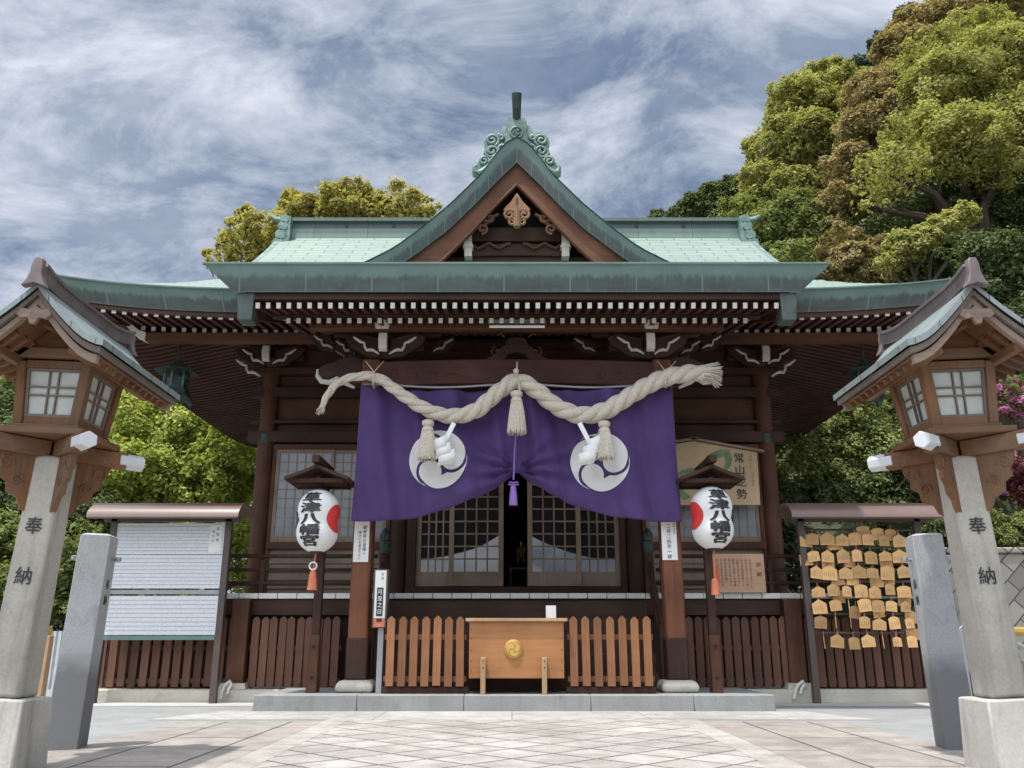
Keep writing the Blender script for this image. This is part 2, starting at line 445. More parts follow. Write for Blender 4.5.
# ------------------------------------------------------------------ ground
def paver_mat(name, c1, c2, rot, w, h, mortar, joint, off=.5, loc=(0, 0, 0)):
    m, nt, bs, L = mat(name)
    co = nd(nt, 'ShaderNodeNewGeometry').outputs['Position']
    mp = nd(nt, 'ShaderNodeMapping'); L(co, mp.inputs[0]); mp.inputs['Rotation'].default_value = (0, 0, R(rot)); mp.inputs['Location'].default_value = loc
    br = nd(nt, 'ShaderNodeTexBrick'); L(mp.outputs[0], br.inputs['Vector']); br.offset = off
    br.inputs['Scale'].default_value = 1; br.inputs['Brick Width'].default_value = w; br.inputs['Row Height'].default_value = h
    br.inputs['Mortar Size'].default_value = mortar; br.inputs['Mortar Smooth'].default_value = .2
    br.inputs['Color1'].default_value = (*c1, 1); br.inputs['Color2'].default_value = (*c2, 1); br.inputs['Mortar'].default_value = (*joint, 1)
    n = noise(nt, co, 3.5, 6, .65); f = noise(nt, co, 70, 4, .7); b = noise(nt, co, .6, 4, .6)
    c = mixc(nt, 1, br.outputs['Color'], ramp(nt, n, [(.3, (.72,.70,.68)), (.7, (1.15,1.15,1.15))]), 'MULTIPLY')
    c = mixc(nt, 1, c, ramp(nt, f, [(.3, (.78,)*3), (.7, (1.18,)*3)]), 'MULTIPLY')
    c = mixc(nt, 1, c, ramp(nt, b, [(.35, (.8,.79,.78)), (.65, (1.08,)*3)]), 'MULTIPLY')
    st = noise(nt, co, 1.7, 8, .72, None, 1.2)
    c = mixc(nt, ramp(nt, st, [(.56, (0,0,0)), (.72, (.5,)*3)]), c, [x*.5 for x in c1])
    gr = noise(nt, co, 160, 2, .8)
    c = mixc(nt, ramp(nt, gr, [(.60, (0,0,0)), (.68, (.45,)*3)]), c, [x*.45 for x in c1])
    L(c, bs.inputs['Base Color']); bs.inputs['Roughness'].default_value = .85
    hb = nd(nt, 'ShaderNodeMath', operation='MULTIPLY_ADD'); L(br.outputs['Fac'], hb.inputs[0]); hb.inputs[1].default_value = -1.5; L(f, hb.inputs[2])
    bump(nt, bs, hb.outputs[0], .6, .01)
    return m
def sheet(name, poly, z, m):
    mb = MB(); mb.add([(x, y, z) for x, y in poly], [tuple(range(len(poly)))])
    return struct(mb.build(name, m))
M_ASPH = stone('pale_asphalt', (.27, .275, .272), .25, 120)
M_EARTH = plain('bare_earth', (.13, .11, .08), .95, .35, 1.5)
sheet('ground', [(-700,-700),(700,-700),(700,900),(-700,900)], 0, M_EARTH)
sheet('forecourt_asphalt', [(-14,-30),(14,-30),(14,30),(-14,30)], .004, M_ASPH)
M_DIAM = paver_mat('diamond_pavers', (.345, .33, .30), (.44, .425, .39), 45, .46, .46, .015, (.11, .10, .09), 0)
M_PINK = paver_mat('pink_slabs', (.315, .285, .258), (.37, .338, .308), 90, 1.9, .72, .014, (.075, .065, .055), .5, (.1, .3, 0))
M_EDGE = paver_mat('edging_slabs', (.38, .36, .33), (.43, .41, .375), 90, .9, 3.0, .006, (.19, .18, .16), 0)
sheet('approach_path', [(-1.86,-8),(1.86,-8),(1.86,10.55),(-1.86,10.55)], .008, M_DIAM)
for s in (-1, 1):
    sheet('path_edging', [(s*1.864,-8),(s*2.12,-8),(s*2.12,10.55),(s*1.864,10.55)], .008, M_EDGE)
    sheet('pink_paving', [(s*2.124,-8),(s*4.3,-8),(s*3.7,10.3),(s*2.124,10.3)], .008, M_PINK)
M_BAND = paver_mat('threshold_slabs', (.40, .395, .37), (.45, .445, .42), 0, 1.6, 3, .006, (.2, .19, .17), 0)
sheet('threshold_paving', [(-4.2,10.554),(4.2,10.554),(3.75,11.795),(-3.75,11.795)], .008, M_BAND)
sheet('kerb_paving', [(-7.0,12.7),(7.0,12.7),(7.0,13.446),(-7.0,13.446)], .008, plain('pale_concrete_apron', (.42, .42, .40), .8, .15, 4))

# granite platform and kerbs
mb = MB()
xs = [-3.34, -2.0, -.62, 1.02, 2.35, 3.40]
for a, b in zip(xs[:-1], xs[1:]): mb.box(a+.003, b-.003, 11.8, 14.6, -.05, .204)
struct(mb.build('stone_platform', M_GRSTEP, bevel=.012))
for s, lab in ((-1, 0), (1, 0)):
    mb = MB(); mb.box(s*3.46, s*6.75, 13.45, 14.0, -.05, .185)
    struct(mb.build('kerb', M_KERB, bevel=.015))

# ------------------------------------------------------------------ shrine hall
BX = .07
hall = thing('shrine_hall', 'large timber shrine hall with green copper roof, gabled porch and dark eaves', 'shrine', (BX, 15, 0))
H = hall
EX, EY0, RY, EZ = 7.18, 12.3, 17.5, 6.06       # half width of eaves, front eave, ridge line, eave top
RX = 5.2
D = RY - EY0
def fs(s_): return .45*s_ + .0435*s_*s_
def lift(x, y):
    cx = min(1, abs(x)/EX); cy = min(1, abs(y-RY)/D)
    return .26*cx**5*cy**4
def roofz(x, y):                                 # x relative to BX
    sy = D - abs(y-RY); sxx = EX - abs(x)
    s_ = sy if abs(x) <= RX else min(sy, sxx)
    return EZ + fs(max(0, s_)) + lift(x, y)
def slen(s_): return s_*1.17
mr = MB()
gx = list(np.linspace(-RX, RX, 27)); gs = list(np.linspace(0, D, 22))
for sg in (1, -1):
    mr.grid(lambda x, s_: (BX+x, RY - sg*(D-s_), EZ + fs(s_) + lift(x, RY-sg*(D-s_))), gx, gs, 0, lambda x, s_: (x+10, slen(s_)), flip=(sg < 0))
# outer skirts beyond the verges
ox = list(np.linspace(RX, EX, 10))
ys = list(np.linspace(EY0, 2*RY-EY0, 61))
for sg in (1, -1):
    mr.grid(lambda x, y: (BX+sg*x, y, EZ + fs(max(0, min(EX-x, D-abs(y-RY)))) + lift(x, y)), ox, ys, 0,
            lambda x, y: ((sg*x+10, slen(D-abs(y-RY))) if D-abs(y-RY) < EX-x else (y, slen(EX-x))), flip=(sg < 0))
roof = mr.build('roof', [M_ROOF], H, ang=40)
# gable end walls of the hip-and-gable roof, verge edges
mb = MB()
for sg in (-1, 1):
    pts = [(RY-(D-s_), EZ+fs(s_)-.03) for s_ in np.linspace(EX-RX-.1, D, 14)]
    pts = pts + [(2*RY-a, b) for a, b in pts[::-1][1:]]
    mb.prism(pts, BX+sg*(RX-.5), BX+sg*(RX-.42), 0, fn=lambda a, b, y: (y, a, b))
mb.build('gable_end_wall', W_DARK['y'], roof)
for sg in (-1, 1):
    mb = MB()
    for f in (1, -1):
        P = [Vector((BX+sg*RX, RY-f*(D-s_), EZ+fs(s_)-.12)) for s_ in np.linspace(EX-RX-.1, D, 14)]
        for a, b in zip(P[:-1], P[1:]): mb.beam(a, b, .10, .20)
    mb.build('verge_edge', M_ORN, roof)
# ridge
mb = MB()
zr = EZ + fs(D)
def uvbox(mb, x0, x1, y0, y1, z0, z1):
    mb.grid(lambda u, v: (u, y0, v), [x0, x1], [z0, z1], 0, lambda u, v: (u+20, v))
    mb.grid(lambda u, v: (u, y1, v), [x0, x1], [z0, z1], 0, lambda u, v: (u+20, v), flip=True)
    mb.grid(lambda u, v: (u, v, z1), [x0, x1], [y0, y1], 0, lambda u, v: (u+20, v))
    mb.grid(lambda u, v: (u, v, z0), [x0, x1], [y0, y1], 0, lambda u, v: (u+20, v), flip=True)
    for x, fl in ((x0, True), (x1, False)):
        mb.grid(lambda u, v: (x, u, v), [y0, y1], [z0, z1], 0, lambda u, v: (u, v), flip=fl)
uvbox(mb, BX-5.0, BX+5.0, RY-.16, RY+.16, zr+.063, zr+.22)
uvbox(mb, BX-5.06, BX+5.06, RY-.26, RY+.26, zr+.223, zr+.30)
for x in (-2.7, -3.75, 2.7, 3.75, -1.5, 1.5):
    mb.tube([(BX+x, RY-.18, zr+.14), (BX+x, RY-.155, zr+.14)], .04, 10)
ridge = mb.build('ridge', M_RIDGE, roof)
mb = MB(); uvbox(mb, BX-5.0, BX+5.0, RY-.20, RY+.20, zr-.20, zr+.06); mb.build('ridge_base', M_RBASE, ridge)
for sg in (-1, 1):
    mb = MB(); X = BX+sg*5.05
    for k, (dz, r, o) in enumerate(((.20, .10, .02), (.02, .11, .05), (-.18, .12, .09), (-.40, .13, .14))):
        mb.tube([(X+sg*o, RY-.42, zr+dz), (X+sg*o, RY+.42, zr+dz)], r, 14)
    mb.box(X-.11, X+.11, RY-.40, RY+.40, zr-.45, zr+.27)
    mb.tube([(X-sg*.25, RY, zr+.34), (X+sg*.1, RY, zr+.34), (X+sg*.34, RY, zr+.39), (X+sg*.46, RY, zr+.46)], [.07, .07, .065, .055], 10)
    mb.build('ridge_ornament', M_ORN, roof)

# eave fascia all round + soffit
TH = .34
mb = MB(); ms = MB()
def eave_pt(edge, u):                            # u in -1..1
    if edge == 'f': x, y = u*EX, EY0
    elif edge == 'b': x, y = -u*EX, 2*RY-EY0
    elif edge == 'l': x, y = -EX, RY-u*D
    else: x, y = EX, RY+u*D
    return x, y, EZ + lift(x, y)
def inset(x, y, d):
    return x*(1-d/EX), RY + (y-RY)*(1-d/D)
us = np.linspace(-1, 1, 49)
for e in 'fblr':
    L_ = EX if e in 'fb' else D
    def fp(u, v):
        x, y, z = eave_pt(e, u)
        d = .0 if v > .93 else .03+.10*(1-v)
        xi, yi = inset(x, y, d)
        return (BX+xi, yi, z - TH*(1-v) + (.015 if v > .93 else 0))
    mb.grid(fp, us, [0, .45, .92, .94, 1], 0, lambda u, v: (u*L_, v), flip=(e in 'xx'))
    def up(u, v):                                # underside of the fascia, then boards inward
        x, y, z = eave_pt(e, u)
        d = (.13, .13, 1.05, 2.75)[v] if v else .13
        xi, yi = inset(x, y, d)
        k = (1 - d/2.75)
        zz_ = EZ + (z-EZ)*max(0, k) - TH
        return (BX+xi, yi, zz_ + (0, .02, .16, .60)[v])
    ms.grid(up, us, [0, 1, 2, 3], 0)
mb.build('eave_fascia', M_FASC, roof, ang=25)
ms.build('soffit_boards', W_DARK['y'], roof)
# wooden fillet under the copper
mb = MB()
for e in 'flr':
    P = []
    for u in us:
        x, y, z = eave_pt(e, u); xi, yi = inset(x, y, .2); P.append(Vector((BX+xi, yi, z-TH-.03)))
    for a, b in zip(P[:-1], P[1:]): mb.beam(a, b, .10, .10)
mb.build('eave_board', W_DARK['x'], roof)

# rafters of the main eaves (one stuff part: several hundred)
mb = MB()
def zl(x, y): 
    return lift(x, y)
pitch_r = .165
nfr = int(2*6.7/pitch_r)
for i in range(nfr+1):
    x = -6.75 + 13.5*i/nfr
    if abs(x) < 3.35: continue
    lf = .26*(min(1, abs(x)/EX))**5
    hipy = EY0 + (EX-abs(x))                      # rafters end on the hip
    for (ya, yb, za, zb) in ((12.47, 13.36, 5.655, 5.79), (13.18, 15.2, 5.70, 6.16)):
        y1 = min(yb, hipy)
        if y1 - ya < .1: continue
        z1 = za + (zb-za)*(y1-ya)/(yb-ya)
        k0 = lf*(1 if ya < 13 else .55); k1 = lf*(.55 if ya < 13 else 0)
        mb.beam((BX+x, ya, za+k0), (BX+x, y1, z1+k1), .07, .085, 0, m1=1)
nsr = int(2*4.7/pitch_r)
for sg in (-1, 1):
    for i in range(nsr+1):
        y = RY - 4.8 + 9.6*i/nsr
        hipd = D - abs(y-RY)
        lf = .26*(min(1, abs(y-RY)/D))**4
        for (da, db, za, zb) in ((.17, 1.06, 5.655, 5.79), (.88, 2.85, 5.70, 6.16)):
            d1 = min(db, hipd)
            if d1 - da < .1: continue
            z1 = za + (zb-za)*(d1-da)/(db-da)
            k0 = lf*(1 if da < .5 else .55); k1 = lf*(.55 if da < .5 else 0)
            mb.beam((BX+sg*(EX-da), y, za+k0), (BX+sg*(EX-d1), y, z1+k1), .07, .085, 0, m1=1)
W_RAFT = wood('rafter_timber', (.042, .018, .014), (.10, .042, .032), 'y', .5, var=.2)
struct(mb.build('eave_rafters', [W_RAFT, M_TIP], roof), 'stuff')
# hip rafters and eave purlins with pale scrolled ends
for sg in (-1, 1):
    mb = MB()
    mb.beam((BX+sg*(EX-.32), EY0+.32, 5.80), (BX+sg*(EX-2.8), EY0+2.8, 6.10), .16, .2, 0, m1=1)
    mb.build('hip_rafter', [W_DARK['x'], M_TIP], roof)
    mb = MB()
    xo = BX+sg*6.0
    mb.box(BX+sg*3.0, xo, 13.12, 13.30, 5.52, 5.66)
    mb.prism([(xo, 5.66), (xo+sg*.12, 5.70), (xo+sg*.25, 5.80), (xo+sg*.34, 5.86), (xo+sg*.36, 5.80), (xo+sg*.26, 5.70), (xo+sg*.16, 5.60), (xo, 5.52)], 13.10, 13.28, 1)
    mb.build('eave_purlin', [W_RED['x'], M_TIP], roof)

# ---- hall body
WY = 15.0
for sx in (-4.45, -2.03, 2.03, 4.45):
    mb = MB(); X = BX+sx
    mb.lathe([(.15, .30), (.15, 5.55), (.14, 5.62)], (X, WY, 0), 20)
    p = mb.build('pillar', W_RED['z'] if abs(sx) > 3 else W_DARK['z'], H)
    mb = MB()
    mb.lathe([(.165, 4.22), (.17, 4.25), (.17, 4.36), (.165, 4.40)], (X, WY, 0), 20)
    mb.build('metal_collar', M_BRONZE, p)
mb = MB()
for x0, x1 in ((-4.6, -2.03), (-2.03, 2.03), (2.03, 4.6)):
    mb.box(BX+x0, BX+x1, WY+.07, WY+.13, 4.2, 6.25)
mb.build('wall', W_RED['x'], H)
for z0, z1, dpt in ((5.50, 5.62, .17), (5.08, 5.26, .13), (4.24, 4.44, .16), (4.60, 4.66, .10)):
    mb = MB(); mb.box(BX-4.75, BX+4.75, WY-dpt, WY+.06, z0, z1)
    mb.build('tie_beam', W_DARK['x'], H, bevel=.01)
mb = MB(); mb.box(BX-4.7, BX+4.7, WY-.1, WY+.06, 6.0, 6.14); mb.build('wall_plate', W_DARK['x'], H)
# dark room behind
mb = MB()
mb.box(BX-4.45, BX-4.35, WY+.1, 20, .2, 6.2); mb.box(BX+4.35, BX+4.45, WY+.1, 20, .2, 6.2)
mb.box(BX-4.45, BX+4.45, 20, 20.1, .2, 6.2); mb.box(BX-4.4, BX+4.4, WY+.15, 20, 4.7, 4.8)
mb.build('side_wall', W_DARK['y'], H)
mb = MB(); mb.box(BX-4.9, BX+4.9, 13.78, 20, 1.42, 1.575)
mb.build('veranda_floor', W_DARK['y'], H)
# bays: sash windows left and right
def lattice(mb, x0, x1, z0, z1, y, nx, nz, w=.022, d=.02, m=0):
    for i in range(1, nx): x = x0+(x1-x0)*i/nx; mb.box(x-w/2, x+w/2, y-d, y, z0, z1, m)
    for j in range(1, nz): z = z0+(z1-z0)*j/nz; mb.box(x0, x1, y-d*.7, y+.002, z-w/2, z+w/2, m)
for sg in (-1, 1):
    xa, xb = sorted((BX+sg*2.18, BX+sg*4.30))
    fr = MB()
    fr.box(xa, xb, WY-.07, WY+.05, 4.12, 4.22); fr.box(xa, xb, WY-.09, WY+.05, 2.38, 2.50)
    for x in (xa, xb-.07): fr.box(x, x+.07, WY-.065, WY+.05, 1.6, 4.12)
    win = fr.build('window', W_RED['z'], H, bevel=.006)
    mid = (xa+xb)/2
    for k, (a, b, yy) in enumerate(((xa+.07, mid+.03, WY-.03), (mid-.03, xb-.07, WY+.005))):
        s_ = MB()
        s_.box(a, a+.06, yy-.03, yy, 2.50, 4.12); s_.box(b-.06, b, yy-.03, yy, 2.50, 4.12)
        s_.box(a+.06, b-.06, yy-.03, yy, 2.50, 2.60); s_.box(a+.06, b-.06, yy-.03, yy, 4.06, 4.12)
        lattice(s_, a+.06, b-.06, 2.60, 4.06, yy, 6, 9, .018)
        s_.build('sash', W_SASH, win)
        g = MB(); g.box(a+.05, b-.05, yy-.012, yy-.006, 2.55, 4.1); g.build('pane', M_FROST, win)
    pn = MB()
    pn.box(xa+.07, xb-.07, WY-.02, WY+.03, 1.6, 2.38)
    for z in (1.72, 1.86, 2.0, 2.14, 2.26): pn.box(xa+.07, xb-.07, WY-.045, WY-.021, z, z+.045)
    pn.build('lower_panel', W_SASH, win)
# centre bay: four glazed sliding doors, the middle pair ajar
def door(x0, x1, y):
    m_ = MB()
    m_.box(x0, x0+.085, y-.04, y, 1.76, 4.0); m_.box(x1-.085, x1, y-.04, y, 1.76, 4.0)
    m_.box(x0+.085, x1-.085, y-.04, y, 1.76, 2.0); m_.box(x0+.085, x1-.085, y-.04, y, 3.92, 4.0)
    lattice(m_, x0+.085, x1-.085, 2.0, 3.92, y-.005, 4, 9, .028)
    d_ = m_.build('sliding_door', W_SASH, H, bevel=.004)
    g = MB(); g.box(x0+.08, x1-.08, y-.016, y-.010, 1.98, 3.95); g.build('pane', M_DGLASS, d_)
cx = lambda px: at(px, 560, 15).x
door(cx(416), cx(455), WY+.01); door(cx(449), cx(503.5), WY-.045)
door(cx(527.5), cx(581), WY-.045); door(cx(576), cx(620), WY+.01)
mb = MB()
mb.box(BX-1.88, cx(416)-.002, WY-.1, WY+.05, 1.6, 4.2); mb.box(cx(620)+.002, BX+1.88, WY-.1, WY+.05, 1.6, 4.2)
mb.box(BX-1.88, BX+1.88, WY-.12, WY+.06, 1.578, 1.75); mb.box(cx(416), cx(620), WY-.09, WY+.05, 4.01, 4.2)
mb.build('door_frame', W_DARK['x'], H, bevel=.006)

# veranda edge with white plank ends, beam, posts
mb = MB()
x = -4.9
while x < 4.88:
    mb.box(BX+x+.005, BX+x+.295, 13.70, 13.779, 1.50, 1.582); x += .30
mb.build('veranda_edge', M_WHITE, H, bevel=.006)
mb = MB(); mb.box(BX-4.9, BX+4.9, 13.76, 13.9, 1.25, 1.49); mb.build('veranda_beam', W_DARK['x'], H, bevel=.01)
mb = MB(); mb.box(BX-4.85, BX+4.85, 13.95, 13.99, .2, 1.3); mb.build('understorey_boards', W_DARK['x'], H)
for sx in (-4.22, 4.22):
    mb = MB(); mb.box(BX+sx-.13, BX+sx+.13, 13.58, 13.79, .26, 1.49)
    mb.build('veranda_post', W_RED['z'], H, bevel=.012)
    mb = MB(); mb.taper((BX+sx, 13.66), .42, .36, .36, .32, .18, .27); mb.build('base_stone', M_KERB, H, bevel=.01)
for sg in (-1, 1):                                # veranda railing
    mb = MB(); a, b = sorted((BX+sg*2.2, BX+sg*4.95))
    for z, r in ((2.16, .032), (1.95, .028), (1.74, .035)):
        mb.tube([(a, 13.85, z), (b, 13.85, z)], r, 8)
    n = 4
    for i in range(n): 
        X = a + .1 + (b-a-.2)*i/(n-1); mb.box(X-.035, X+.035, 13.82, 13.88, 1.575, 2.10)
    mb.build('veranda_railing', W_DARK['x'], H)
    # stair rail with bronze finial
    mb = MB(); X = BX+sg*2.06
    mb.lathe([(.075, 1.58), (.075, 2.2)], (X, 13.62, 0), 14)
    mb.beam((X, 13.62, 2.05), (X, 12.62, 1.05), .06, .09); mb.beam((X, 13.62, 1.7), (X, 12.62, .7), .05, .06)
    mb.box(X-.05, X+.05, 12.57, 12.67, .2, 1.1)
    sr = mb.build('stair_rail', W_DARK['z'], H)
    mb = MB(); mb.lathe([(.085, 2.18), (.088, 2.36), (.07, 2.38), (.075, 2.41), (.085, 2.46), (.06, 2.52), (.01, 2.58)], (X, 13.62, 0), 16)
    mb.build('bronze_finial', M_BRONZE, sr)
mb = MB()
for i in range(5): mb.box(BX-1.98, BX+1.98, 12.62+i*.23, 12.86+i*.23, .204, .45+i*.25)
mb.build('stair', W_DARK['x'], H, bevel=.006)

# ---- porch: pillars, beams, brackets
PX, PY = 2.19, 12.44
for sg in (-1, 1):
    X = BX+sg*PX
    mb = MB(); mb.box(X-.14, X+.14, PY-.14, PY+.14, .36, 4.95)
    p = mb.build('porch_pillar', W_PILLAR, H, bevel=.03)
    mb = MB(); mb.box(X-.152, X+.152, PY-.152, PY+.152, .36, .92); mb.build('pillar_shoe', W_DARK['z'], p, bevel=.03)
    mb = MB(); mb.lathe([(.33, .205), (.36, .26), (.35, .32), (.28, .365)], (X, PY, 0), 4, square=True)
    mb.build('pillar_base', M_BASE, H, bevel=.03)
# rainbow beam
mb = MB()
pts = []
for u in np.linspace(-1, 1, 21): pts.append((BX+u*PX, 4.50 + .07*(1-u*u) ))
for u in np.linspace(1, -1, 21): pts.append((BX+u*PX, 4.90 + .05*(1-u*u)))
mb.prism(pts, PY-.12, PY+.1, 0)
rb = mb.build('rainbow_beam', wood('rainbow_beam_timber', (.055, .024, .018), (.11, .05, .036), 'x', .55), H, bevel=.015)
# carved scroll lines on the beam
def spiral(c, r0, r1, a0, turns, y, n=26, sx=1):
    out = []
    for i in range(n):
        t = i/(n-1); a = a0+turns*2*math.pi*t; r = r0+(r1-r0)*t
        out.append(Vector((c[0]+sx*r*math.cos(a), y, c[1]+r*math.sin(a))))
    return out
for sg in (-1, 1):
    for cxx, r in ((1.55, .13), (1.25, .10), (1.82, .09)):
        mb = MB(); mb.tube(spiral((BX+sg*cxx, 4.70), .015, r, 0, 1.3, PY-.122, 22, sg), .009, 5); mb.build('carved_scroll', W_RED['x'], rb)
    mb = MB(); mb.tube([Vector((BX+sg*(1.1-.09*i), PY-.122, 4.66+.05*math.sin(i*.8))) for i in range(9)], .009, 5); mb.build('carved_wave', W_RED['x'], rb)
# beam nosings (carved heads, white under-curl)
def nosing(X, sg, y, zc, s_=1.0, parent=H):
    o = [(0, .16), (.18, .20), (.34, .16), (.46, .10), (.60, .06), (.66, -.02), (.62, -.12), (.50, -.16), (.38, -.10), (.28, -.16), (.12, -.24), (0, -.24)]
    mb = MB(); mb.prism([(X+sg*a*s_, zc+b*s_) for a, b in o], y-.10, y+.10, 0)
    n_ = mb.build('beam_nosing', W_DARK['x'], parent, bevel=.012)
    mb = MB()
    c = [(.67, .0), (.67, -.10), (.60, -.19), (.48, -.205), (.37, -.14), (.28, -.20), (.10, -.29)]
    mb.tube([Vector((X+sg*a*s_, y-.06, zc+b*s_)) for a, b in c], [.02*s_, .035*s_, .042*s_, .042*s_, .036*s_, .038*s_, .02*s_], 8)
    mb.build('white_curl', M_TIP, n_)
for sg in (-1, 1):
    nosing(BX+sg*(PX+.14), sg, PY, 4.80)
# bracket: stacked blocks with white noses + cloud scrolls
def scroll(mb, X, y, z, sx, s_=1.0, m=0, r=.028):
    P = [(-.06, -.03), (.02, .03), (.09, .05), (.15, .04), (.19, .10), (.20, .17), (.26, .19), (.32, .23), (.39, .28)]
    mb.tube([Vector((X+sx*a*s_, y, z+b*s_)) for a, b in P], [r*s_*k for k in (.5, .9, 1.1, 1, .8, .8, 1, .9, .5)], 7, m)
def bracket(X, y, z0, s_, reach=1.0, kinds=(-1, 1)):
    mb = MB()
    mb.taper((X, y), .26*s_, .26*s_, .40*s_, .40*s_, z0, z0+.16*s_)
    mb.box(X-.62*s_, X+.62*s_, y-.07*s_, y+.07*s_, z0+.16*s_, z0+.30*s_)
    for dx_ in (-.5, 0, .5): mb.taper((X+dx_*s_, y), .18*s_, .18*s_, .24*s_, .24*s_, z0+.30*s_, z0+.42*s_)
    mb.box(X-.9*s_, X+.9*s_, y-.06*s_, y+.06*s_, z0+.42*s_, z0+.54*s_)
    mb.box(X-.07*s_, X+.07*s_, y-.46*s_, y+.2*s_, z0+.14*s_, z0+.30*s_)
    mb.box(X-.07*s_, X+.07*s_, y-.66*s_, y+.2*s_, z0+.42*s_, z0+.56*s_)
    b_ = mb.build('bracket', W_DARK['x'], H, bevel=.008)
    mb = MB()
    mb.prism([(y-.47*s_, z0+.34*s_), (y-.53*s_, z0+.30*s_), (y-.55*s_, z0+.20*s_), (y-.50*s_, z0+.05*s_), (y-.43*s_, z0+.02*s_), (y-.45*s_, z0+.2*s_)], X-.065*s_, X+.065*s_, 0, fn=lambda a, b, q: (q, a, b))
    mb.taper((X, y-.60*s_), .2*s_, .10*s_, .26*s_, .10*s_, z0+.34*s_, z0+.44*s_); mb.box(X-.06*s_, X+.06*s_, y-.70*s_, y-.5*s_, z0+.442*s_, z0+.70*s_)
    mb.prism([(y-.67*s_, z0+.62*s_), (y-.73*s_, z0+.58*s_), (y-.74*s_, z0+.48*s_), (y-.66*s_, z0+.40*s_), (y-.66*s_, z0+.5*s_)], X-.07*s_, X+.07*s_, 0, fn=lambda a, b, q: (q, a, b))
    mb.build('white_nose', M_TIP, b_)
    for q in kinds:
        mb = MB(); scroll(mb, X+q*.14*s_, y-.30*s_, z0+.05*s_, q, .95*s_)
        mb.build('white_scroll', M_TIP, b_)
        mb = MB()
        mb.prism([(X+q*a*s_, z0+b*s_) for a, b in ((.1, -.02), (.3, .0), (.42, .08), (.6, .2), (.66, .32), (.5, .40), (.1, .30))], y-.26*s_, y-.2*s_)
        mb.build('scroll_board', W_DARK['x'], b_)
for sg in (-1, 1):
    bracket(BX+sg*1.98, PY+.02, 4.96, .92)
    bracket(BX+sg*4.45, WY-.02, 5.62, .95)
    mb = MB(); scroll(mb, BX+sg*4.62, WY-.35, 5.42, sg, 1.0); mb.build('white_scroll', M_TIP, H)
for px_, py_, q in ((352, 352, -1), (392, 352, 1), (436, 350, 1), (592, 350, -1), (640, 352, -1), (684, 352, 1), (705, 347, 1), (330, 347, -1)):
    p_ = at(px_, py_, 12.75); mb = MB(); scroll(mb, p_.x, 12.75, p_.z, q, .68, r=.030); mb.build('white_scroll', M_SCROLL, H)
    mb = MB(); mb.prism([(p_.x+q*a, p_.z+b) for a, b in ((-.06, -.06), (.16, -.02), (.30, .12), (.26, .24), (.05, .18), (-.08, .06))], 12.78, 12.84); mb.build('scroll_board', W_DARK['x'], H)
for sx in (-2.9, 2.9): 
    mb = MB(); scroll(mb, BX+sx, WY-.4, 5.62, -1 if sx < 0 else 1, .9, r=.022); mb.build('white_scroll', M_GREYMET, H)
# frog-leg strut in the middle
mb = MB()
o = [(0, .34), (.12, .33), (.16, .22), (.26, .16), (.34, .05), (.46, .0), (.46, -.03), (.2, -.03), (.12, .06), (0, .10)]
mb.prism([(BX+a, 4.97+b) for a, b in o] + [(BX-a, 4.97+b) for a, b in o[::-1][1:-1]], PY-.1, PY+.02)
fl = mb.build('carved_strut', W_DARK['x'], H, bevel=.01)
mb = MB()
for sg in (-1, 1):
    mb.tube(spiral((BX+sg*.30, 5.06), .015, .09, 0, 1.2, PY-.11, 20, sg), .012, 5)
    mb.tube(spiral((BX+sg*.10, 5.19), .01, .07, 1, 1.2, PY-.11, 20, sg), .01, 5)
    mb.tube([(BX+sg*.18, PY-.11, 5.30), (BX+sg*.24, PY-.11, 5.36), (BX+sg*.30, PY-.11, 5.33)], .018, 6)
mb.build('strut_carving', W_RED['x'], fl)
# porch purlins
mb = MB(); mb.box(BX-3.05, BX+3.05, PY-.55, PY-.40, 5.27, 5.43); mb.build('porch_purlin', W_RED['x'], H, bevel=.01)
mb = MB(); mb.box(BX-3.0, BX+3.0, PY-.05, PY+.12, 5.42, 5.60); mb.build('porch_purlin', W_DARK['x'], H, bevel=.01)
for sg in (-1, 1):                                # tie from porch pillar back to the hall
    mb = MB(); X = BX+sg*PX
    P = [Vector((X, PY+.1+2.4*t, 4.62+.45*math.sin(t*1.5))) for t in np.linspace(0, 1, 9)]
    for a, b in zip(P[:-1], P[1:]): mb.beam(a, b, .16, .3)
    mb.build('shrimp_beam', W_DARK['y'], H)

# ---- porch roof
KY0, KZ, KX = 11.0, 5.92, 4.38
def kz(y): return KZ + .33*(y-KY0) + .012*(y-KY0)**2
kp = MB()
kp.grid(lambda x, y: (BX+x, y, kz(y)), np.linspace(-KX, KX, 15), np.linspace(KY0, 14.6, 14), 0, lambda x, y: (x+10, slen(y-KY0)))
proof = kp.build('porch_roof', M_ROOF, H)
mb = MB()
def kf(u, v):                                     # front fascia; ends cut back below
    d = 0 if v > .93 else .02+.07*(1-v)
    return (BX+u*(KX-.44*(1-v) if v < .93 else KX), KY0+d, KZ-.40*(1-v)+(.015 if v > .93 else 0))
mb.grid(kf, np.linspace(-1, 1, 31), [0, .45, .92, .94, 1], 0, lambda u, v: (u*(KX-.44*(1-v))+.18, v))
for sg in (-1, 1):
    def ks(t, v):
        y = KY0+.001+t*3.0
        return (BX+sg*(KX-.44*(1-v) if v < .93 else KX), y+(0 if t else (0 if v > .93 else .02+.07*(1-v))), kz(y)-.40*(1-v))
    mb.grid(ks, np.linspace(0, 1, 12), [0, .45, .92, .94, 1], 0, lambda t, v: (t*3, v), flip=(sg < 0))
mb.build('eave_fascia', M_FASC, proof, ang=25)
mb = MB()
mb.grid(lambda x, y: (BX+x*(KX-.44), y, kz(y)-.40+.02), [-1, 1], np.linspace(KY0+.09, 13.6, 8))
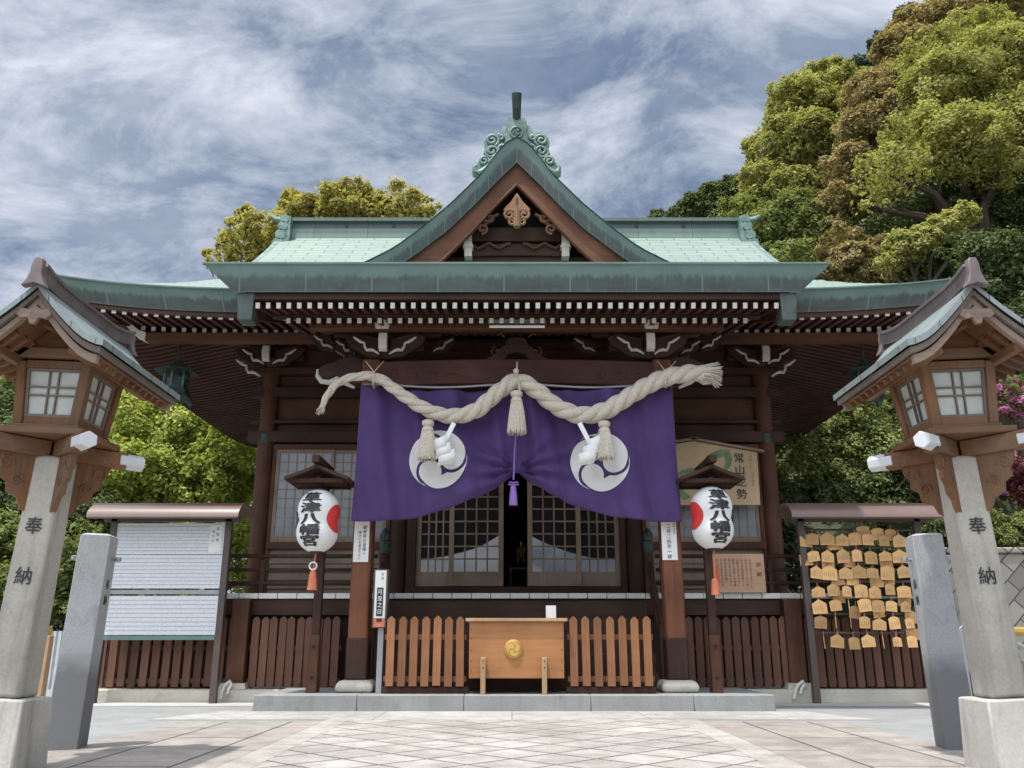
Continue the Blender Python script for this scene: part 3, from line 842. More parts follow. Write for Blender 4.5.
mb.build('soffit_boards', W_DARK['y'], proof)
mb = MB(); mb.box(BX-3.86, BX+3.86, KY0+.14, KY0+.26, 5.43, 5.53); mb.build('eave_board', W_DARK['x'], proof, bevel=.008)
mb = MB(); mb.box(BX-3.55, BX+3.55, KY0+.66, KY0+.78, 5.37, 5.47); mb.build('eave_board', W_DARK['x'], proof, bevel=.008)
for sg in (-1, 1):
    mb = MB(); mb.taper((BX+sg*3.78, KY0+.3), .20, .26, .24, .34, 5.14, 5.53)
    mb.build('verge_tail', M_TAIL, proof, bevel=.01)
    mb = MB(); mb.beam((BX+sg*3.72, KY0+.30, 5.34), (BX+sg*3.72, 13.5, 6.1), .14, .3); mb.build('barge_rafter', W_DARK['y'], proof)
first = {}
def rafters(n, half, y0, y1, z0, z1, h):
    for i in range(n):
        X = BX - half + 2*half*i/(n-1)
        if (y0, n) not in first:
            mb = MB(); mb.beam((X, y0, z0), (X, y1, z1), .060, h, 0, m1=1)
            o_ = mb.build('rafter', [W_RAFT, M_TIP], proof, org=(X, y0, z0)); first[(y0, n)] = o_
        else:
            o_ = first[(y0, n)].copy(); COL.objects.link(o_); o_.parent = proof
            o_.location = Vector((X, y0, z0)) - wloc(proof)
rafters(51, 3.60, KY0+.13, 12.3, 5.335, 5.60, .08)
rafters(46, 3.30, KY0+.64, 12.9, 5.305, 5.56, .075)

# ---- front gable over the porch
GY = 12.6
prof_o = [(0, 137.5), (7, 140.5), (18, 151), (36, 175), (67, 205), (98, 230.5), (123, 248.5), (155, 264.5), (185, 275), (215, 282)]
prof_i = [(0, 161), (20, 180), (38, 199), (68, 228), (98, 250.5), (118, 264.5), (150, 279), (190, 290), (214, 294)]
prof_w = [(0, 184), (17, 201), (47, 233), (80, 265), (110, 288), (150, 310), (190, 318)]
def gp(pr, Y, cx_=517):
    out = []
    for dx_, py in pr:
        q = at(cx_+dx_, py, Y); out.append((q.x-at(cx_, py, Y).x, q.z))
    return out
Po, Pi, Pw = gp(prof_o, GY), gp(prof_i, GY+.02), gp(prof_w, GY+.12)
def resample(P, n):
    P = [Vector((a, b)) for a, b in P]; d = [0]
    for a, b in zip(P[:-1], P[1:]): d.append(d[-1]+(b-a).length)
    out = []
    for t in np.linspace(0, d[-1], n):
        k = max(i for i in range(len(d)) if d[i] <= t+1e-9); k = min(k, len(P)-2)
        f = (t-d[k])/(d[k+1]-d[k]); out.append(tuple(P[k].lerp(P[k+1], f)))
    return out, d[-1]
N = 25
Po, Lo = resample(Po, N); Pi, _ = resample(Pi, N); Pw, _ = resample(Pw, N)
GX = at(517, 264, GY).x
gm = MB()
for sg in (-1, 1):
    gm.grid(lambda i, y: (GX+sg*Po[i][0], y, Po[i][1]), range(N), [GY, GY+.8, GY+1.8, GY+2.8, GY+4.4], 0, lambda i, y: (y, 10-Lo*i/(N-1)), flip=(sg < 0))
gable = gm.build('front_gable', M_ROOF, H)
mb = MB()
for sg in (-1, 1):
    def gf(i, v):
        return (GX+sg*(Po[i][0]*v+Pi[i][0]*(1-v)), GY+.0+.06*(1-v)*(v < .9), Po[i][1]*v+Pi[i][1]*(1-v))
    mb.grid(gf, range(N), [0, .45, .93, 1.0], 0, lambda i, v: (Lo*i/(N-1), v), flip=(sg < 0))
    mb.grid(lambda i, y: (GX+sg*Pi[i][0], y, Pi[i][1]), range(N), [GY+.06, GY+.5], 0, lambda i, y: (Lo*i/(N-1), .2))
mb.build('gable_edge', M_GFASC, gable, ang=25)
mb = MB()
for sg in (-1, 1):
    mb.grid(lambda i, y: (GX+sg*Po[i][0]*1.0, y, Po[i][1]+.012), range(N), [GY-.03, GY+.10], 0, flip=(sg < 0))
mb.build('gable_rim', M_ORN, gable)
mb = MB()
for sg in (-1, 1):
    mb.grid(lambda i, v: (GX+sg*(Pi[i][0]*v+Pw[i][0]*(1-v)), GY+.13, Pi[i][1]*v+Pw[i][1]*(1-v)), range(N), [0, 1], 0)
    mb.grid(lambda i, y: (GX+sg*Pw[i][0], y, Pw[i][1]), range(N), [GY+.13, GY+.24], 0)
    mb.tube([(GX+sg*Pw[i][0], GY+.125, Pw[i][1]) for i in range(N)], .02, 6)
mb.build('bargeboard', wood('bargeboard_timber', (.075, .030, .016), (.19, .080, .042), 'x', .5), gable)
# pendant ornament
gz = at(517, 208, GY).z
def sym(o): return o + [(-a, b) for a, b in o[::-1]]
mb = MB()
o = [(.01, .30), (.09, .16), (.18, .06), (.22, .0), (.14, -.02), (.08, -.03)]
mb.prism([(GX+a, gz+b) for a, b in sym(o)], GY+.06, GY+.14)
for sg in (-1, 1):
    mb.tube(spiral((GX+sg*.12, gz-.08), .015, .10, 0, 1.4, GY+.08, 26, sg), .026, 7)
    mb.tube(spiral((GX+sg*.075, gz-.21), .015, .075, 1, 1.3, GY+.08, 26, sg), .022, 7)
mb.tube([(GX, GY+.08, gz), (GX, GY+.08, gz-.30)], .06, 8)
mb.tube([(GX, GY+.05, gz+.10), (GX, GY+.05, gz+.22)], .012, 6, 1)
mb.build('gable_pendant', [wood('pendant_timber', (.20, .105, .055), (.36, .20, .11), 'z', .6), M_BLACKINK], gable)
for sg in (-1, 1):
    mb = MB()
    for k, (a, b, r) in enumerate(((.44, -.10, .11), (.64, -.20, .11), (.86, -.34, .10), (.56, -.30, .09))):
        mb.tube(spiral((GX+sg*a, gz+b), .02, r, k, 1.3, GY+.16, 22, sg), .022, 6)
    mb.tube([(GX+sg*(.3+.1*i), GY+.18, gz-.02-.075*i+.03*math.sin(i*2)) for i in range(9)], .03, 6)
    mb.build('pendant_fin', W_RED['x'], gable)
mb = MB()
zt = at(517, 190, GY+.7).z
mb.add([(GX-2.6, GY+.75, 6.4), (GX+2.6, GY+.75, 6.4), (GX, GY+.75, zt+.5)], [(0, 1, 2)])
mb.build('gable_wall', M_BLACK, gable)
mb = MB()
zb0 = at(517, 244, GY+.6).z
mb.box(GX-1.05, GX+1.05, GY+.42, GY+.6, zb0-.03, zb0+.22); mb.box(GX-1.9, GX+1.9, GY+.5, GY+.7, zb0-.55, zb0-.28)
mb.prism([(GX+a, zb0+b) for a, b in sym([(.3, -.06), (.62, -.10), (.80, -.2), (.82, -.30), (.4, -.28)])], GY+.45, GY+.55)
mb.build('gable_beam', W_DARK['x'], gable, bevel=.012)
for sg in (-1, 1):
    mb = MB(); X = GX+sg*.80
    mb.taper((X, GY+.38), .10, .16, .16, .16, zb0+.06, zb0+.16); mb.box(X-.055, X+.055, GY+.30, GY+.5, zb0-.10, zb0+.06); mb.taper((X, GY+.36), .17, .16, .10, .16, zb0-.2, zb0-.1); mb.box(X-.06, X+.06, GY+.3, GY+.5, zb0-.36, zb0-.2)
    mb.build('white_bracket', M_TIP, gable)
    mb = MB()
    mb.tube([(GX+sg*(.1+.09*i), GY+.42, zb0-.12+.05*math.sin(i*1.7+1)) for i in range(8)], .03, 6)
    mb.tube(spiral((GX+sg*1.05, zb0-.16), .02, .10, 1, 1.2, GY+.45, 20, sg), .022, 6)
    mb.build('gable_carving', W_RED['x'], gable)
# ridge-end ornament with scrolls, crest disc and horn
oz = at(517, 142, GY).z
mb = MB()
def pz(py): return at(517, py, GY-.05).z
o = [(0, pz(112)), (.14, pz(112)), (.17, pz(115)), (.17, pz(121)), (.15, pz(124)), (.18, pz(136)), (.10, pz(146)), (0, pz(146))]
mb.prism([(GX+a, b) for a, b in o] + [(GX-a, b) for a, b in o[::-1][1:-1]], GY-.12, GY+.25)
mb.tube(spiral((GX, pz(127)), .105, .105, 0, 1, GY-.13, 26), .022, 7)
for k in range(3):
    a = k*2.094+.5; mb.tube([(GX+.045*math.cos(a), GY-.14, pz(127)+.045*math.sin(a)), (GX+.075*math.cos(a+1.1), GY-.135, pz(127)+.075*math.sin(a+1.1))], [.03, .01], 7)
bk = [(0, 118), (13, 119), (17, 127), (24, 126), (30, 129), (33, 135), (31, 140), (33, 145), (30, 149), (36, 155), (42, 158), (45, 165), (38, 169), (30, 166), (20, 156), (10, 146), (0, 142)]
bkp = [(at(517+a, b, GY).x-GX, at(517+a, b, GY).z) for a, b in bk]
mb.prism([(GX+a, b) for a, b in bkp]+[(GX-a, b) for a, b in bkp[::-1][1:-1]], GY-.05, GY+.14)
for sg in (-1, 1):
    for (dx_, py, r, tr, ph) in ((25, 133, .12, 1.6, .5), (25, 144, .13, 1.6, 2.2), (33, 154, .09, 1.4, 1), (15, 142, .10, 1.4, 2), (16, 130, .06, 1.2, 0)):
        q = at(517+dx_, py, GY-.05)
        mb.tube(spiral((GX+sg*(q.x-at(517, py, GY-.05).x), q.z), .02, r, ph, tr, GY-.07, 30, sg), .030, 7)
    P = [(14, 146), (22, 150), (27, 158), (33, 163), (38, 165), (42, 164), (43, 159), (40, 157)]
    W_ = [at(517+a, b, GY-.05) for a, b in P]
    mb.tube([(GX+sg*(w_.x-GX), GY-.03, w_.z) for w_ in W_], [.08, .08, .075, .07, .06, .05, .04, .03], 8)
    P = [(12, 132), (20, 140), (25, 150), (30, 160)]
    mb.tube([(GX+sg*(at(517+a, b, GY).x-GX), GY+.05, at(517+a, b, GY).z) for a, b in P], [.09, .11, .10, .05], 8)
    P = [(14, 150), (19, 158), (30, 168)]
mb.build('ridge_ornament', M_ORN, gable, ang=60).location.y += .24
mb = MB()
mb.tube([(GX, GY+.4, pz(116)), (GX, GY+.05, pz(115)), (GX, GY-.16, pz(109)), (GX, GY-.28, pz(100)), (GX, GY-.32, pz(94.5))], [.07, .07, .072, .08, .085], 14)
mb.build('ridge_horn', M_BRONZE, gable).location.y += .24
mb = MB(); mb.box(GX-.13, GX+.13, GY+.2, 16.9, oz-.1, oz+.2); mb.tube([(GX, GY+.2, oz+.24), (GX, 16.9, oz+.24)], .1, 10)
mb.build('gable_ridge', M_RIDGE, gable)

# ------------------------------------------------------------------ things on the porch
# fluorescent fitting
ft = thing('strip_light', 'white fluorescent strip light fixed under the porch eave above the rope', 'light fitting', (BX-.02, 11.75, 5.16))
mb = MB(); a, b = at(488, 327, 11.75), at(546, 322, 11.75)
mb.box(a.x, b.x, 11.72, 11.80, b.z-.015, b.z+.03); mb.build('housing', M_GREYMET, ft)
mb = MB(); mb.tube([(a.x+.02, 11.74, a.z+.005), (b.x-.02, 11.74, a.z+.005)], .022, 10); mb.build('tube', M_PAPER, ft)

# curtain
CY = 12.05
def cur_y(x, z):
    gather = math.exp(-abs(x)/.9)
    rx, rz_ = abs(x), 3.22-z
    th = math.atan2(rz_, rx+.02); rr = math.hypot(rx, rz_)
    fold = .075*math.exp(-rr/.75)*min(1, rr/.15)*math.sin(th*15+rr*1.5)*(1 if th > -.5 else max(0, 1+(th+.5)*2))
    return CY - fold + .055*math.sin(x*5.2+.6+z*.8) + .040*math.sin(x*11+z*2.1) + .012*math.sin(x*23+z*1.2+1.5*math.sin(z*2)) + .05*gather*math.sin(x*26+z*3)*max(0, (4.4-z)/2) + .03*math.sin(z*2+x*1.5)
cur = thing('shrine_curtain', 'purple cloth curtain with two white comma crests, tied up in the middle', 'curtain', (BX, CY, 4.4))
def cur_bot(x):
    u = abs(x)/2.2
    return 2.47 + .70*max(0, 1-u)**2.55
def cur_top(x): return 4.42 - .05*math.sin(math.pi*min(1, abs(x)/2.2))
mb = MB()
XS = np.linspace(-1, 1, 141); VS = np.linspace(0, 1, 54)
def cu(u, v):
    zt_, zb_ = cur_top(u*2.22), cur_bot(u*2.22)
    z = zt_ + (zb_-zt_)*v
    x = u*(2.26 + .05*v)
    sag = .10*math.exp(-abs(x)/.5)*v
    y = cur_y(x, z) + .03*math.sin((z - zb_)*9 + abs(x)*4)*math.exp(-((z-zb_)/.5)**2)*(1-min(1, abs(x)/2.2))
    return (BX+x, y, z)
mb.grid(cu, XS, VS, flip=True)
cl_ = mb.build('cloth', M_PURPLE, cur, ang=180)
so_ = cl_.modifiers.new('thick', 'SOLIDIFY'); so_.thickness = .006
from bisect import bisect_left
def cur_surf(x, z):
    zb_ = cur_bot(x)
    return cur_y(x, z) + .03*math.sin((z - zb_)*9 + abs(x)*4)*math.exp(-((z-zb_)/.5)**2)*(1-min(1, abs(x)/2.2))
def comma_crest(Rr, n=44):
    """three comma shapes chasing each other; returns list of (verts, faces) in the plane"""
    out = []
    for k in range(3):
        a0 = R(240) + k*R(120)
        hc = (.50*math.cos(a0), .50*math.sin(a0)); hr = .385
        vs = []; fs_ = []
        rings = 6
        vs.append(hc)
        for r in range(1, rings+1):
            for i in range(n): vs.append((hc[0]+hr*r/rings*math.cos(2*math.pi*i/n), hc[1]+hr*r/rings*math.sin(2*math.pi*i/n)))
        for i in range(n): fs_.append((0, 1+i, 1+(i+1) % n))
        for r in range(rings-1):
            for i in range(n): fs_.append((1+r*n+i, 1+(r+1)*n+i, 1+(r+1)*n+(i+1) % n, 1+r*n+(i+1) % n))
        out.append(([(x*Rr, z*Rr) for x, z in vs], fs_, 0))
        vs = []; fs_ = []; T = 44; S = 7
        for i in range(T+1):
            phi = R(-124) + i/T*R(134)                 # angle measured from the next head
            a = a0 + R(120) + phi
            disc = (.485**2) - .25*math.sin(phi)**2
            ri = .5*math.cos(phi) + math.sqrt(disc) if (disc > 0 and abs(phi) < R(80)) else .55
            ri = max(.56, min(ri, .985)) if phi < 0 else .975 + .024*phi/R(10)
            ro = 1.0 if i > 12 else .885 + .115*math.sin(i/12*math.pi/2)
            for j in range(S+1): rr = ri + (ro-ri)*j/S; vs.append((rr*math.cos(a), rr*math.sin(a)))
        for i in range(T):
            for j in range(S): q = i*(S+1)+j; fs_.append((q, q+S+1, q+S+2, q+1))
        out.append(([(x*Rr, z*Rr) for x, z in vs], fs_, .0012))
    return out
for px_, py_ in ((438, 459.5), (600, 461.5)):
    q = at(px_, py_, CY-.02); mb = MB()
    for vs, fs_, o_ in comma_crest(.415):
        mb.add([(q.x+x, cur_surf(q.x-BX+x, q.z+z)-.012-o_, q.z+z) for x, z in vs], fs_)
    mb.build('comma_crest', plain('crest_white', (.62, .61, .60), .75, .05, 8, bmp=.05), cl_, ang=180)
# tie cord and tassel
mb = MB()
mb.tube([at(516, 430, CY-.1), at(514.5, 455, CY-.1), at(513.5, 480, CY-.1)], .012, 6)
for sg in (-1, 1): mb.tube([at(513.5, 483, CY-.12), at(513.5+sg*4, 482, CY-.12), at(513.5+sg*5, 484.5, CY-.12), at(513.5, 485, CY-.12)], .012, 6)
q = at(513.3, 486, CY-.1)
mb.lathe([(.03, .0), (.045, -.03), (.04, -.06), (.05, -.10), (.062, -.27), (.0, -.27)], q, 14)
mb.build('tie_cord', M_VIOLET, cur)
mb = MB()
mb.tube([(BX-2.24+4.48*t, CY+.0, 4.47-.05*math.sin(math.pi*t*2)**2) for t in np.linspace(0, 1, 30)], .018, 6)
mb.build('hanging_cord', M_GREYMET, cur)

# twisted straw rope
RYp = 11.86
ctrl = [(322, 408, .035), (327, 396, .055), (338, 383, .062), (357, 376.5, .068), (378, 378, .078), (400, 393, .092), (425, 409, .105), (450, 416, .115), (475, 411, .122), (497, 393, .125), (517, 381, .125),
        (537, 391, .128), (556, 406, .13), (580, 415, .132), (604, 411, .135), (628, 397, .13), (650, 384, .132), (668, 377, .134), (690, 373, .132), (704, 373, .12)]
def catmull(P, n):
    out = []; P = [P[0]] + P + [P[-1]]
    for i in range(1, len(P)-2):
        p0, p1, p2, p3 = (np.array(P[i+k], float) for k in (-1, 0, 1, 2))
        for t in np.linspace(0, 1, n, endpoint=False):
            out.append(.5*((2*p1)+(-p0+p2)*t+(2*p0-5*p1+4*p2-p3)*t*t+(-p0+3*p1-3*p2+p3)*t**3))
    out.append(np.array(P[-2], float)); return out
path = [(at(a, b, RYp), r) for a, b, r in catmull(ctrl, 14)]
rope = thing('straw_rope', 'thick twisted straw rope with frayed end slung across the purple curtain', 'sacred rope', path[len(path)//2][0])
ln = [0]
for (a, _), (b, _) in zip(path[:-1], path[1:]): ln.append(ln[-1]+(b-a).length)
for k in range(3):
    pts, rad = [], []
    for i, (p, r) in enumerate(path):
        t = (path[min(i+1, len(path)-1)][0]-path[max(i-1, 0)][0]).normalized()
        nrm = Vector((0, -1, 0)); bn = t.cross(nrm).normalized()
        a = -ln[i]*2*math.pi/.72 + k*2.0944
        pts.append(p + (nrm*math.cos(a)+bn*math.sin(a))*r*.44); rad.append(r*.56)
    mb = MB(); mb.tube(pts, rad, 14); mb.build('rope_strand', M_STRAW, rope, ang=180)
mb = MB()                                         # frayed ends
e, e2 = path[-1][0], path[-6][0]; dirv = (e-e2).normalized()
for i in range(260):
    a = random.uniform(0, 6.28); r0 = random.uniform(0, .10); r1 = r0*1.0+random.uniform(.01, .05)
    o0 = Vector((0, -math.cos(a), math.sin(a)))
    p0 = e2+o0*r0; p1 = e+dirv*random.uniform(.02, .12)+o0*r0*1.3; p2 = e+dirv*random.uniform(.16, .25)+o0*r1*1.4+Vector((0, 0, -.03))
    mb.tube([p0, p1, p2], [.010, .010, .004], 4, cap=False)
mb.build('frayed_end', M_STRAW, rope); mb = MB()
e, e2 = path[0][0], path[7][0]; dirv = (e-e2).normalized()
for i in range(70):
    a = random.uniform(0, 6.28); r0 = random.uniform(0, .035)
    o0 = Vector((math.sin(a), -math.cos(a), 0))
    mb.tube([e2+o0*r0, e+o0*r0*1.3, e+dirv*random.uniform(.02, .10)+o0*r0*2.2], [.008, .008, .003], 4, cap=False)
mb.build('frayed_end', M_STRAW, rope)
mb = MB()
mb.tube([at(517, 362, RYp+.2), at(517, 374, RYp-.1), at(520, 391, RYp-.15)], .014, 6); mb.lathe([(.025, .06), (.045, .03), (.03, 0)], at(516, 373, RYp-.2), 10)
for x in (374, 666):
    for dx_ in (-6, 7): mb.tube([at(x+dx_*1.4, 361, 12.2), at(x, 372, RYp-.1), at(x-1, 384, RYp-.2), at(x, 388, RYp)], .009, 5)
mb.build('tie_string', M_STRAW, rope)
def straw_tassel(px_, py0, py1, label):
    t0, t1 = at(px_, py0, RYp-.12), at(px_, py1, RYp-.12); h = t0.z-t1.z
    o_ = thing('straw_tassel', label, 'tassel', t0, 'straw tassels on the rope')
    mb = MB(); mb.lathe([(.05, .0), (.085, -.02), (.085, -.07), (.06, -.10), (.075, -.12), (.09, -.16)], t0, 16); mb.build('knot', M_STRAW, o_)
    mb = MB(); mb.lathe([(.055, -.11), (.085, -.22), (.105, -h*.65), (.125, -h+.03)], t0, 18)
    for i in range(90):
        a = random.uniform(0, 6.28); f = random.uniform(.93, 1.06)
        d_ = Vector((math.sin(a), -math.cos(a), 0))
        mb.tube([t0+d_*.066*f+Vector((0,0,-.12)), t0+d_*.100*f+Vector((0,0,-h*.55)), t0+d_*.130*f+Vector((0,0,-h-random.uniform(-.02, .02)))], [.010, .012, .006], 4, cap=False)
    mb.build('straw_skirt', M_STRAW, o_)
straw_tassel(428, 420, 459.5, 'straw tassel hanging from the thin half of the rope in front of a crest')
straw_tassel(516.5, 391, 433, 'straw tassel hanging at the middle of the rope above the violet cord')
straw_tassel(604, 421, 458.5, 'straw tassel hanging from the thick half of the rope in front of a crest')
def shide(px_, py_, sg, label):
    q = at(px_, py_, RYp-.16); o_ = thing('paper_streamer', label, 'paper streamer', q, 'white zigzag paper streamers on the rope')
    mb = MB(); x, z = 0, -.0
    strip = [(0, 0), (-sg*.10, -.24)]
    mb.beam(q, q+Vector((-sg*.13, -.01, -.28)), .06, .012, up=(0, 1, 0))
    p = q+Vector((-sg*.13, -.015, -.27))
    for k in range(3):
        w = .15+.02*k
        a = p+Vector((sg*(-.06+.05*k), -.012*k, -.10*k))
        mb.add([a+Vector((-w*.62, 0, .02)), a+Vector((w*.55, -.02, .09)), a+Vector((w*.62, -.035, -.06)), a+Vector((-w*.55, -.012, -.13))], [(0, 1, 2, 3)])
        mb.add([a+Vector((-w*.45, .014, -.01)), a+Vector((w*.70, -.005, .03)), a+Vector((w*.48, -.018, -.11)), a+Vector((-w*.7, .004, -.15))], [(0, 1, 2, 3)])
    b_ = mb.build('folded_paper', M_PAPER, o_); s2 = b_.modifiers.new('thick', 'SOLIDIFY'); s2.thickness = .003
shide(454, 423, 1, 'white zigzag paper streamer beside the tassel on the thin half of the rope')
shide(579.5, 423, -1, 'white zigzag paper streamer beside the tassel on the thick half of the rope')

# offertory box
ob = thing('offertory_box', 'wide honey coloured wooden offertory box with round gilt crest', 'offertory box', (BX, 11.95, .204))
x0, x1 = BX-.64, BX+.62
mb = MB()
mb.box(x0, x1, 11.95, 12.0, .40, 1.12); mb.box(x0, x1, 12.5, 12.55, .40, 1.12)
mb.box(x0, x0+.05, 12.001, 12.499, .40, 1.12); mb.box(x1-.05, x1, 12.001, 12.499, .40, 1.12); mb.box(x0+.05, x1-.05, 12.0, 12.5, .42, .46)
mb.build('box_body', W_BOX, ob, bevel=.006)
mb = MB(); mb.box(x0-.05, x1+.05, 11.90, 11.98, 1.123, 1.165); mb.box(x0-.05, x1+.05, 12.52, 12.6, 1.123, 1.165)
for i in range(9):
    X = x0+.02+(x1-x0-.04)*i/8; mb.box(X-.03, X+.03, 11.981, 12.519, 1.10, 1.15)
mb.build('grille', W_PALE, ob, bevel=.005)
for x in (483, 544.5):
    X = at(x, 675, 11.9).x; mb = MB(); mb.box(X-.033, X+.033, 11.88, 11.948, .204, .665); l_ = mb.build('leg', W_PALE, ob, bevel=.006)
    mb = MB(); 
    for z in (.62, .54): mb.tube([(X, 11.872, z), (X, 11.882, z)], .009, 8)
    mb.build('nail_head', M_BLACK, l_)
mb = MB()
for sg in (-1, 1):
    for z in (.5, .62, .76, .9, 1.02): mb.tube([(BX-.01+sg*.60, 11.943, z), (BX-.01+sg*.60, 11.953, z)], .007, 6)
mb.build('nail_row', M_BLACK, ob)
mb = MB(); q = at(513.5, 649, 11.94)
mb.tube([(q.x, 11.951, q.z), (q.x, 11.935, q.z), (q.x, 11.925, q.z)], [.122, .122, .10], 32); gd = mb.build('gilt_disc', plain('dull_gilt', (.50, .30, .08), .4, .15, 10, .8), ob, ang=50); mb = MB()
for vs, fs_, o_ in comma_crest(.088, 24): mb.add([(q.x+x, 11.918-o_, q.z+z) for x, z in vs], fs_)
mb.build('gilt_crest', M_GOLD, gd, ang=50)
mb = MB(); q0, q1 = at(546, 617.5, 12.0), at(556, 607, 12.0)
mb.box(q0.x, q1.x, 12.0, 12.05, 1.166, q1.z+.02)
tag(mb.build('white_card', M_PAPER, None, .004, org=(q0.x, 12.0, 1.166)), 'small blank white card standing on top of the wooden offertory box', 'card')

# fences
def picket_fence(xa, xb, y, z0, z1, n, w, mt, label, pointed=True, rails=(.3, .75), group=None, rm=None, pic=True):
    f = thing('picket_fence', label, 'fence', ((xa+xb)/2, y, z0), group)
    firstp = None
    for i in range(n):
        X = xa+w/2+(xb-xa-w)*i/(n-1); jit = random.uniform(-.012, .012)
        if firstp is None:
            mb = MB(); h = z1-z0
            mb.prism([(X-w/2, z0), (X+w/2, z0), (X+w/2, z1-.045), (X+.012, z1), (X-.012, z1), (X-w/2, z1-.045)], y-.02, y+.02)
            firstp = mb.build('picket', mt, f, bevel=.004, org=(X, y, z0))
        else:
            c = firstp.copy(); COL.objects.link(c); c.parent = f; c.location = Vector((X, y, z0+jit*.6))-Vector(f.location)
            c.rotation_euler = (0, random.uniform(-.008, .008), random.uniform(-.03, .03))
    for rz in rails:
        mb = MB(); z = z0+(z1-z0)*rz
        mb.box(xa-.03, xb+.03, y+.024, y+.075, z-.035, z+.035); mb.build('rail', rm or mt, f, bevel=.004)
    return f
def fx(px, y=12.0): return at(px, 655, y).x
W_ORAIL = wood('orange_rail', (.16, .065, .03), (.27, .12, .055), 'x', .6)
f1 = picket_fence(fx(386), fx(464), 12.02, .30, 1.19, 7, .105, W_ORANGE, 'orange pointed picket fence between offertory box and grey sign post', rails=(.1, .70), group='orange picket fences beside the offertory box', rm=W_ORAIL)
f2 = picket_fence(fx(570), fx(652), 12.02, .30, 1.19, 7, .105, W_ORANGE, 'orange pointed picket fence between offertory box and bare porch pillar', rails=(.1, .70), group='orange picket fences beside the offertory box', rm=W_ORAIL)
for f, a, b in ((f1, 386, 465), (f2, 570, 652)):
    mb = MB(); mb.box(fx(a)-.05, fx(b)+.05, 12.06, 12.16, .205, .29); mb.build('foot_beam', W_DARK['x'], f, bevel=.006)
def gx_(px): return at(px, 655, 13.7).x
for (a, b, n, lab) in ((100, 236, 13, 'dark picket fence standing behind the white name board'),
                       (251, 339, 10, 'dark picket fence under the veranda, between the name board and the porch pillar'),
                       (686, 788, 11, 'dark picket fence under the veranda below the wooden notice'),
                       (806, 927, 13, 'dark picket fence standing behind the votive plaque rack')):
    picket_fence(gx_(a), gx_(b), 13.66, .21, 1.23, n, .115, W_PICK, lab, rails=(.08, .55), group='dark picket fences along the kerb', rm=W_PICK)
for s, a, b, lab in ((-1, 96, 236, 0), (1, 806, 930, 0)):
    mb = MB(); mb.box(gx_(a), gx_(b), 13.85, 13.9, .19, 1.22)
    tag(mb.build('board_fence', W_DARK['x'], None, org=(gx_(a), 13.85, .19)), 'dark board screen close behind the picket fence at the ' + ('name board' if s < 0 else 'plaque rack'), 'fence', 'dark board screens')

# lettered paper strips on the pillars
def paper_strip(px, py0, py1, w, lines, label, y):
    a, b = at(px, py0, y), at(px, py1, y)
    o_ = thing('paper_notice', label, 'notice', (a.x, y, b.z))
    mb = MB(); mb.box(a.x-w/2, a.x+w/2, y, y+.006, b.z, a.z); sh = mb.build('paper', M_PAPER, o_)
    mb = MB()
    for (txt, dx_, z_, sz) in lines: write(mb, txt, a.x+dx_, a.z-z_, sz, lambda u, v: (u, y-.003, v), 1.08, .006)
    mb.build('lettering', M_GREYINK, o_)
PYF = PY-.16
paper_strip(362.5, 519, 562, .215, [('御参拝の皆様へ', .045, .12, .056), ('静かにお進み下さい', -.02, .19, .042)], 'white lettered paper strip on the porch pillar nearest the name board', PYF)
paper_strip(668.2, 519, 560, .215, [('二拝二拍手一拝', -.005, .10, .066), ('参拝の作法', .075, .07, .03)], 'white lettered paper strip on the porch pillar nearest the plaque rack', PYF)

# sign on grey post
sp = thing('sign_post', 'narrow white sign with black lettered panel and red foot on a grey post', 'sign', (at(380, 690, 12.1).x, 12.15, .204))
X = at(380, 660, 12.15).x
mb = MB(); mb.box(X-.04, X+.04, 12.12, 12.2, .204, 1.12); mb.build('post', M_GREYMET, sp, bevel=.006)
a, b = at(380.5, 569, 12.05), at(379, 628, 12.05); c0 = at(380, 600, 12.05).x
mb = MB(); mb.box(c0-.10, c0+.10, 12.05, 12.26, b.z, a.z); bd = mb.build('sign_box', M_STEEL, sp, bevel=.008)
mb = MB(); mb.box(c0-.075, c0+.075, 12.043, 12.049, b.z+.13, a.z-.02); mb.build('white_face', M_PAPER, bd)
mb = MB(); mb.box(c0-.075, c0+.075, 12.043, 12.049, b.z+.012, b.z+.127); mb.build('red_face', M_CORAL, bd)
mb = MB(); mb.box(c0-.043, c0+.043, 12.037, 12.042, b.z+.155, b.z+.53); mb.box(c0-.035, c0+.035, 12.037, 12.042, b.z+.08, b.z+.12); mb.build('black_panel', M_BLACKINK, bd)
mb = MB(); write(mb, '月並之日', c0, b.z+.475, .072, lambda u, v: (u, 12.034, v), 1.2, .01); mb.build('white_lettering', M_PAPER, bd)
mb = MB(); write(mb, '厄除', c0+.025, a.z-.07, .04, lambda u, v: (u, 12.040, v), 1.4, .0); mb.build('black_lettering', M_GREYINK, bd)

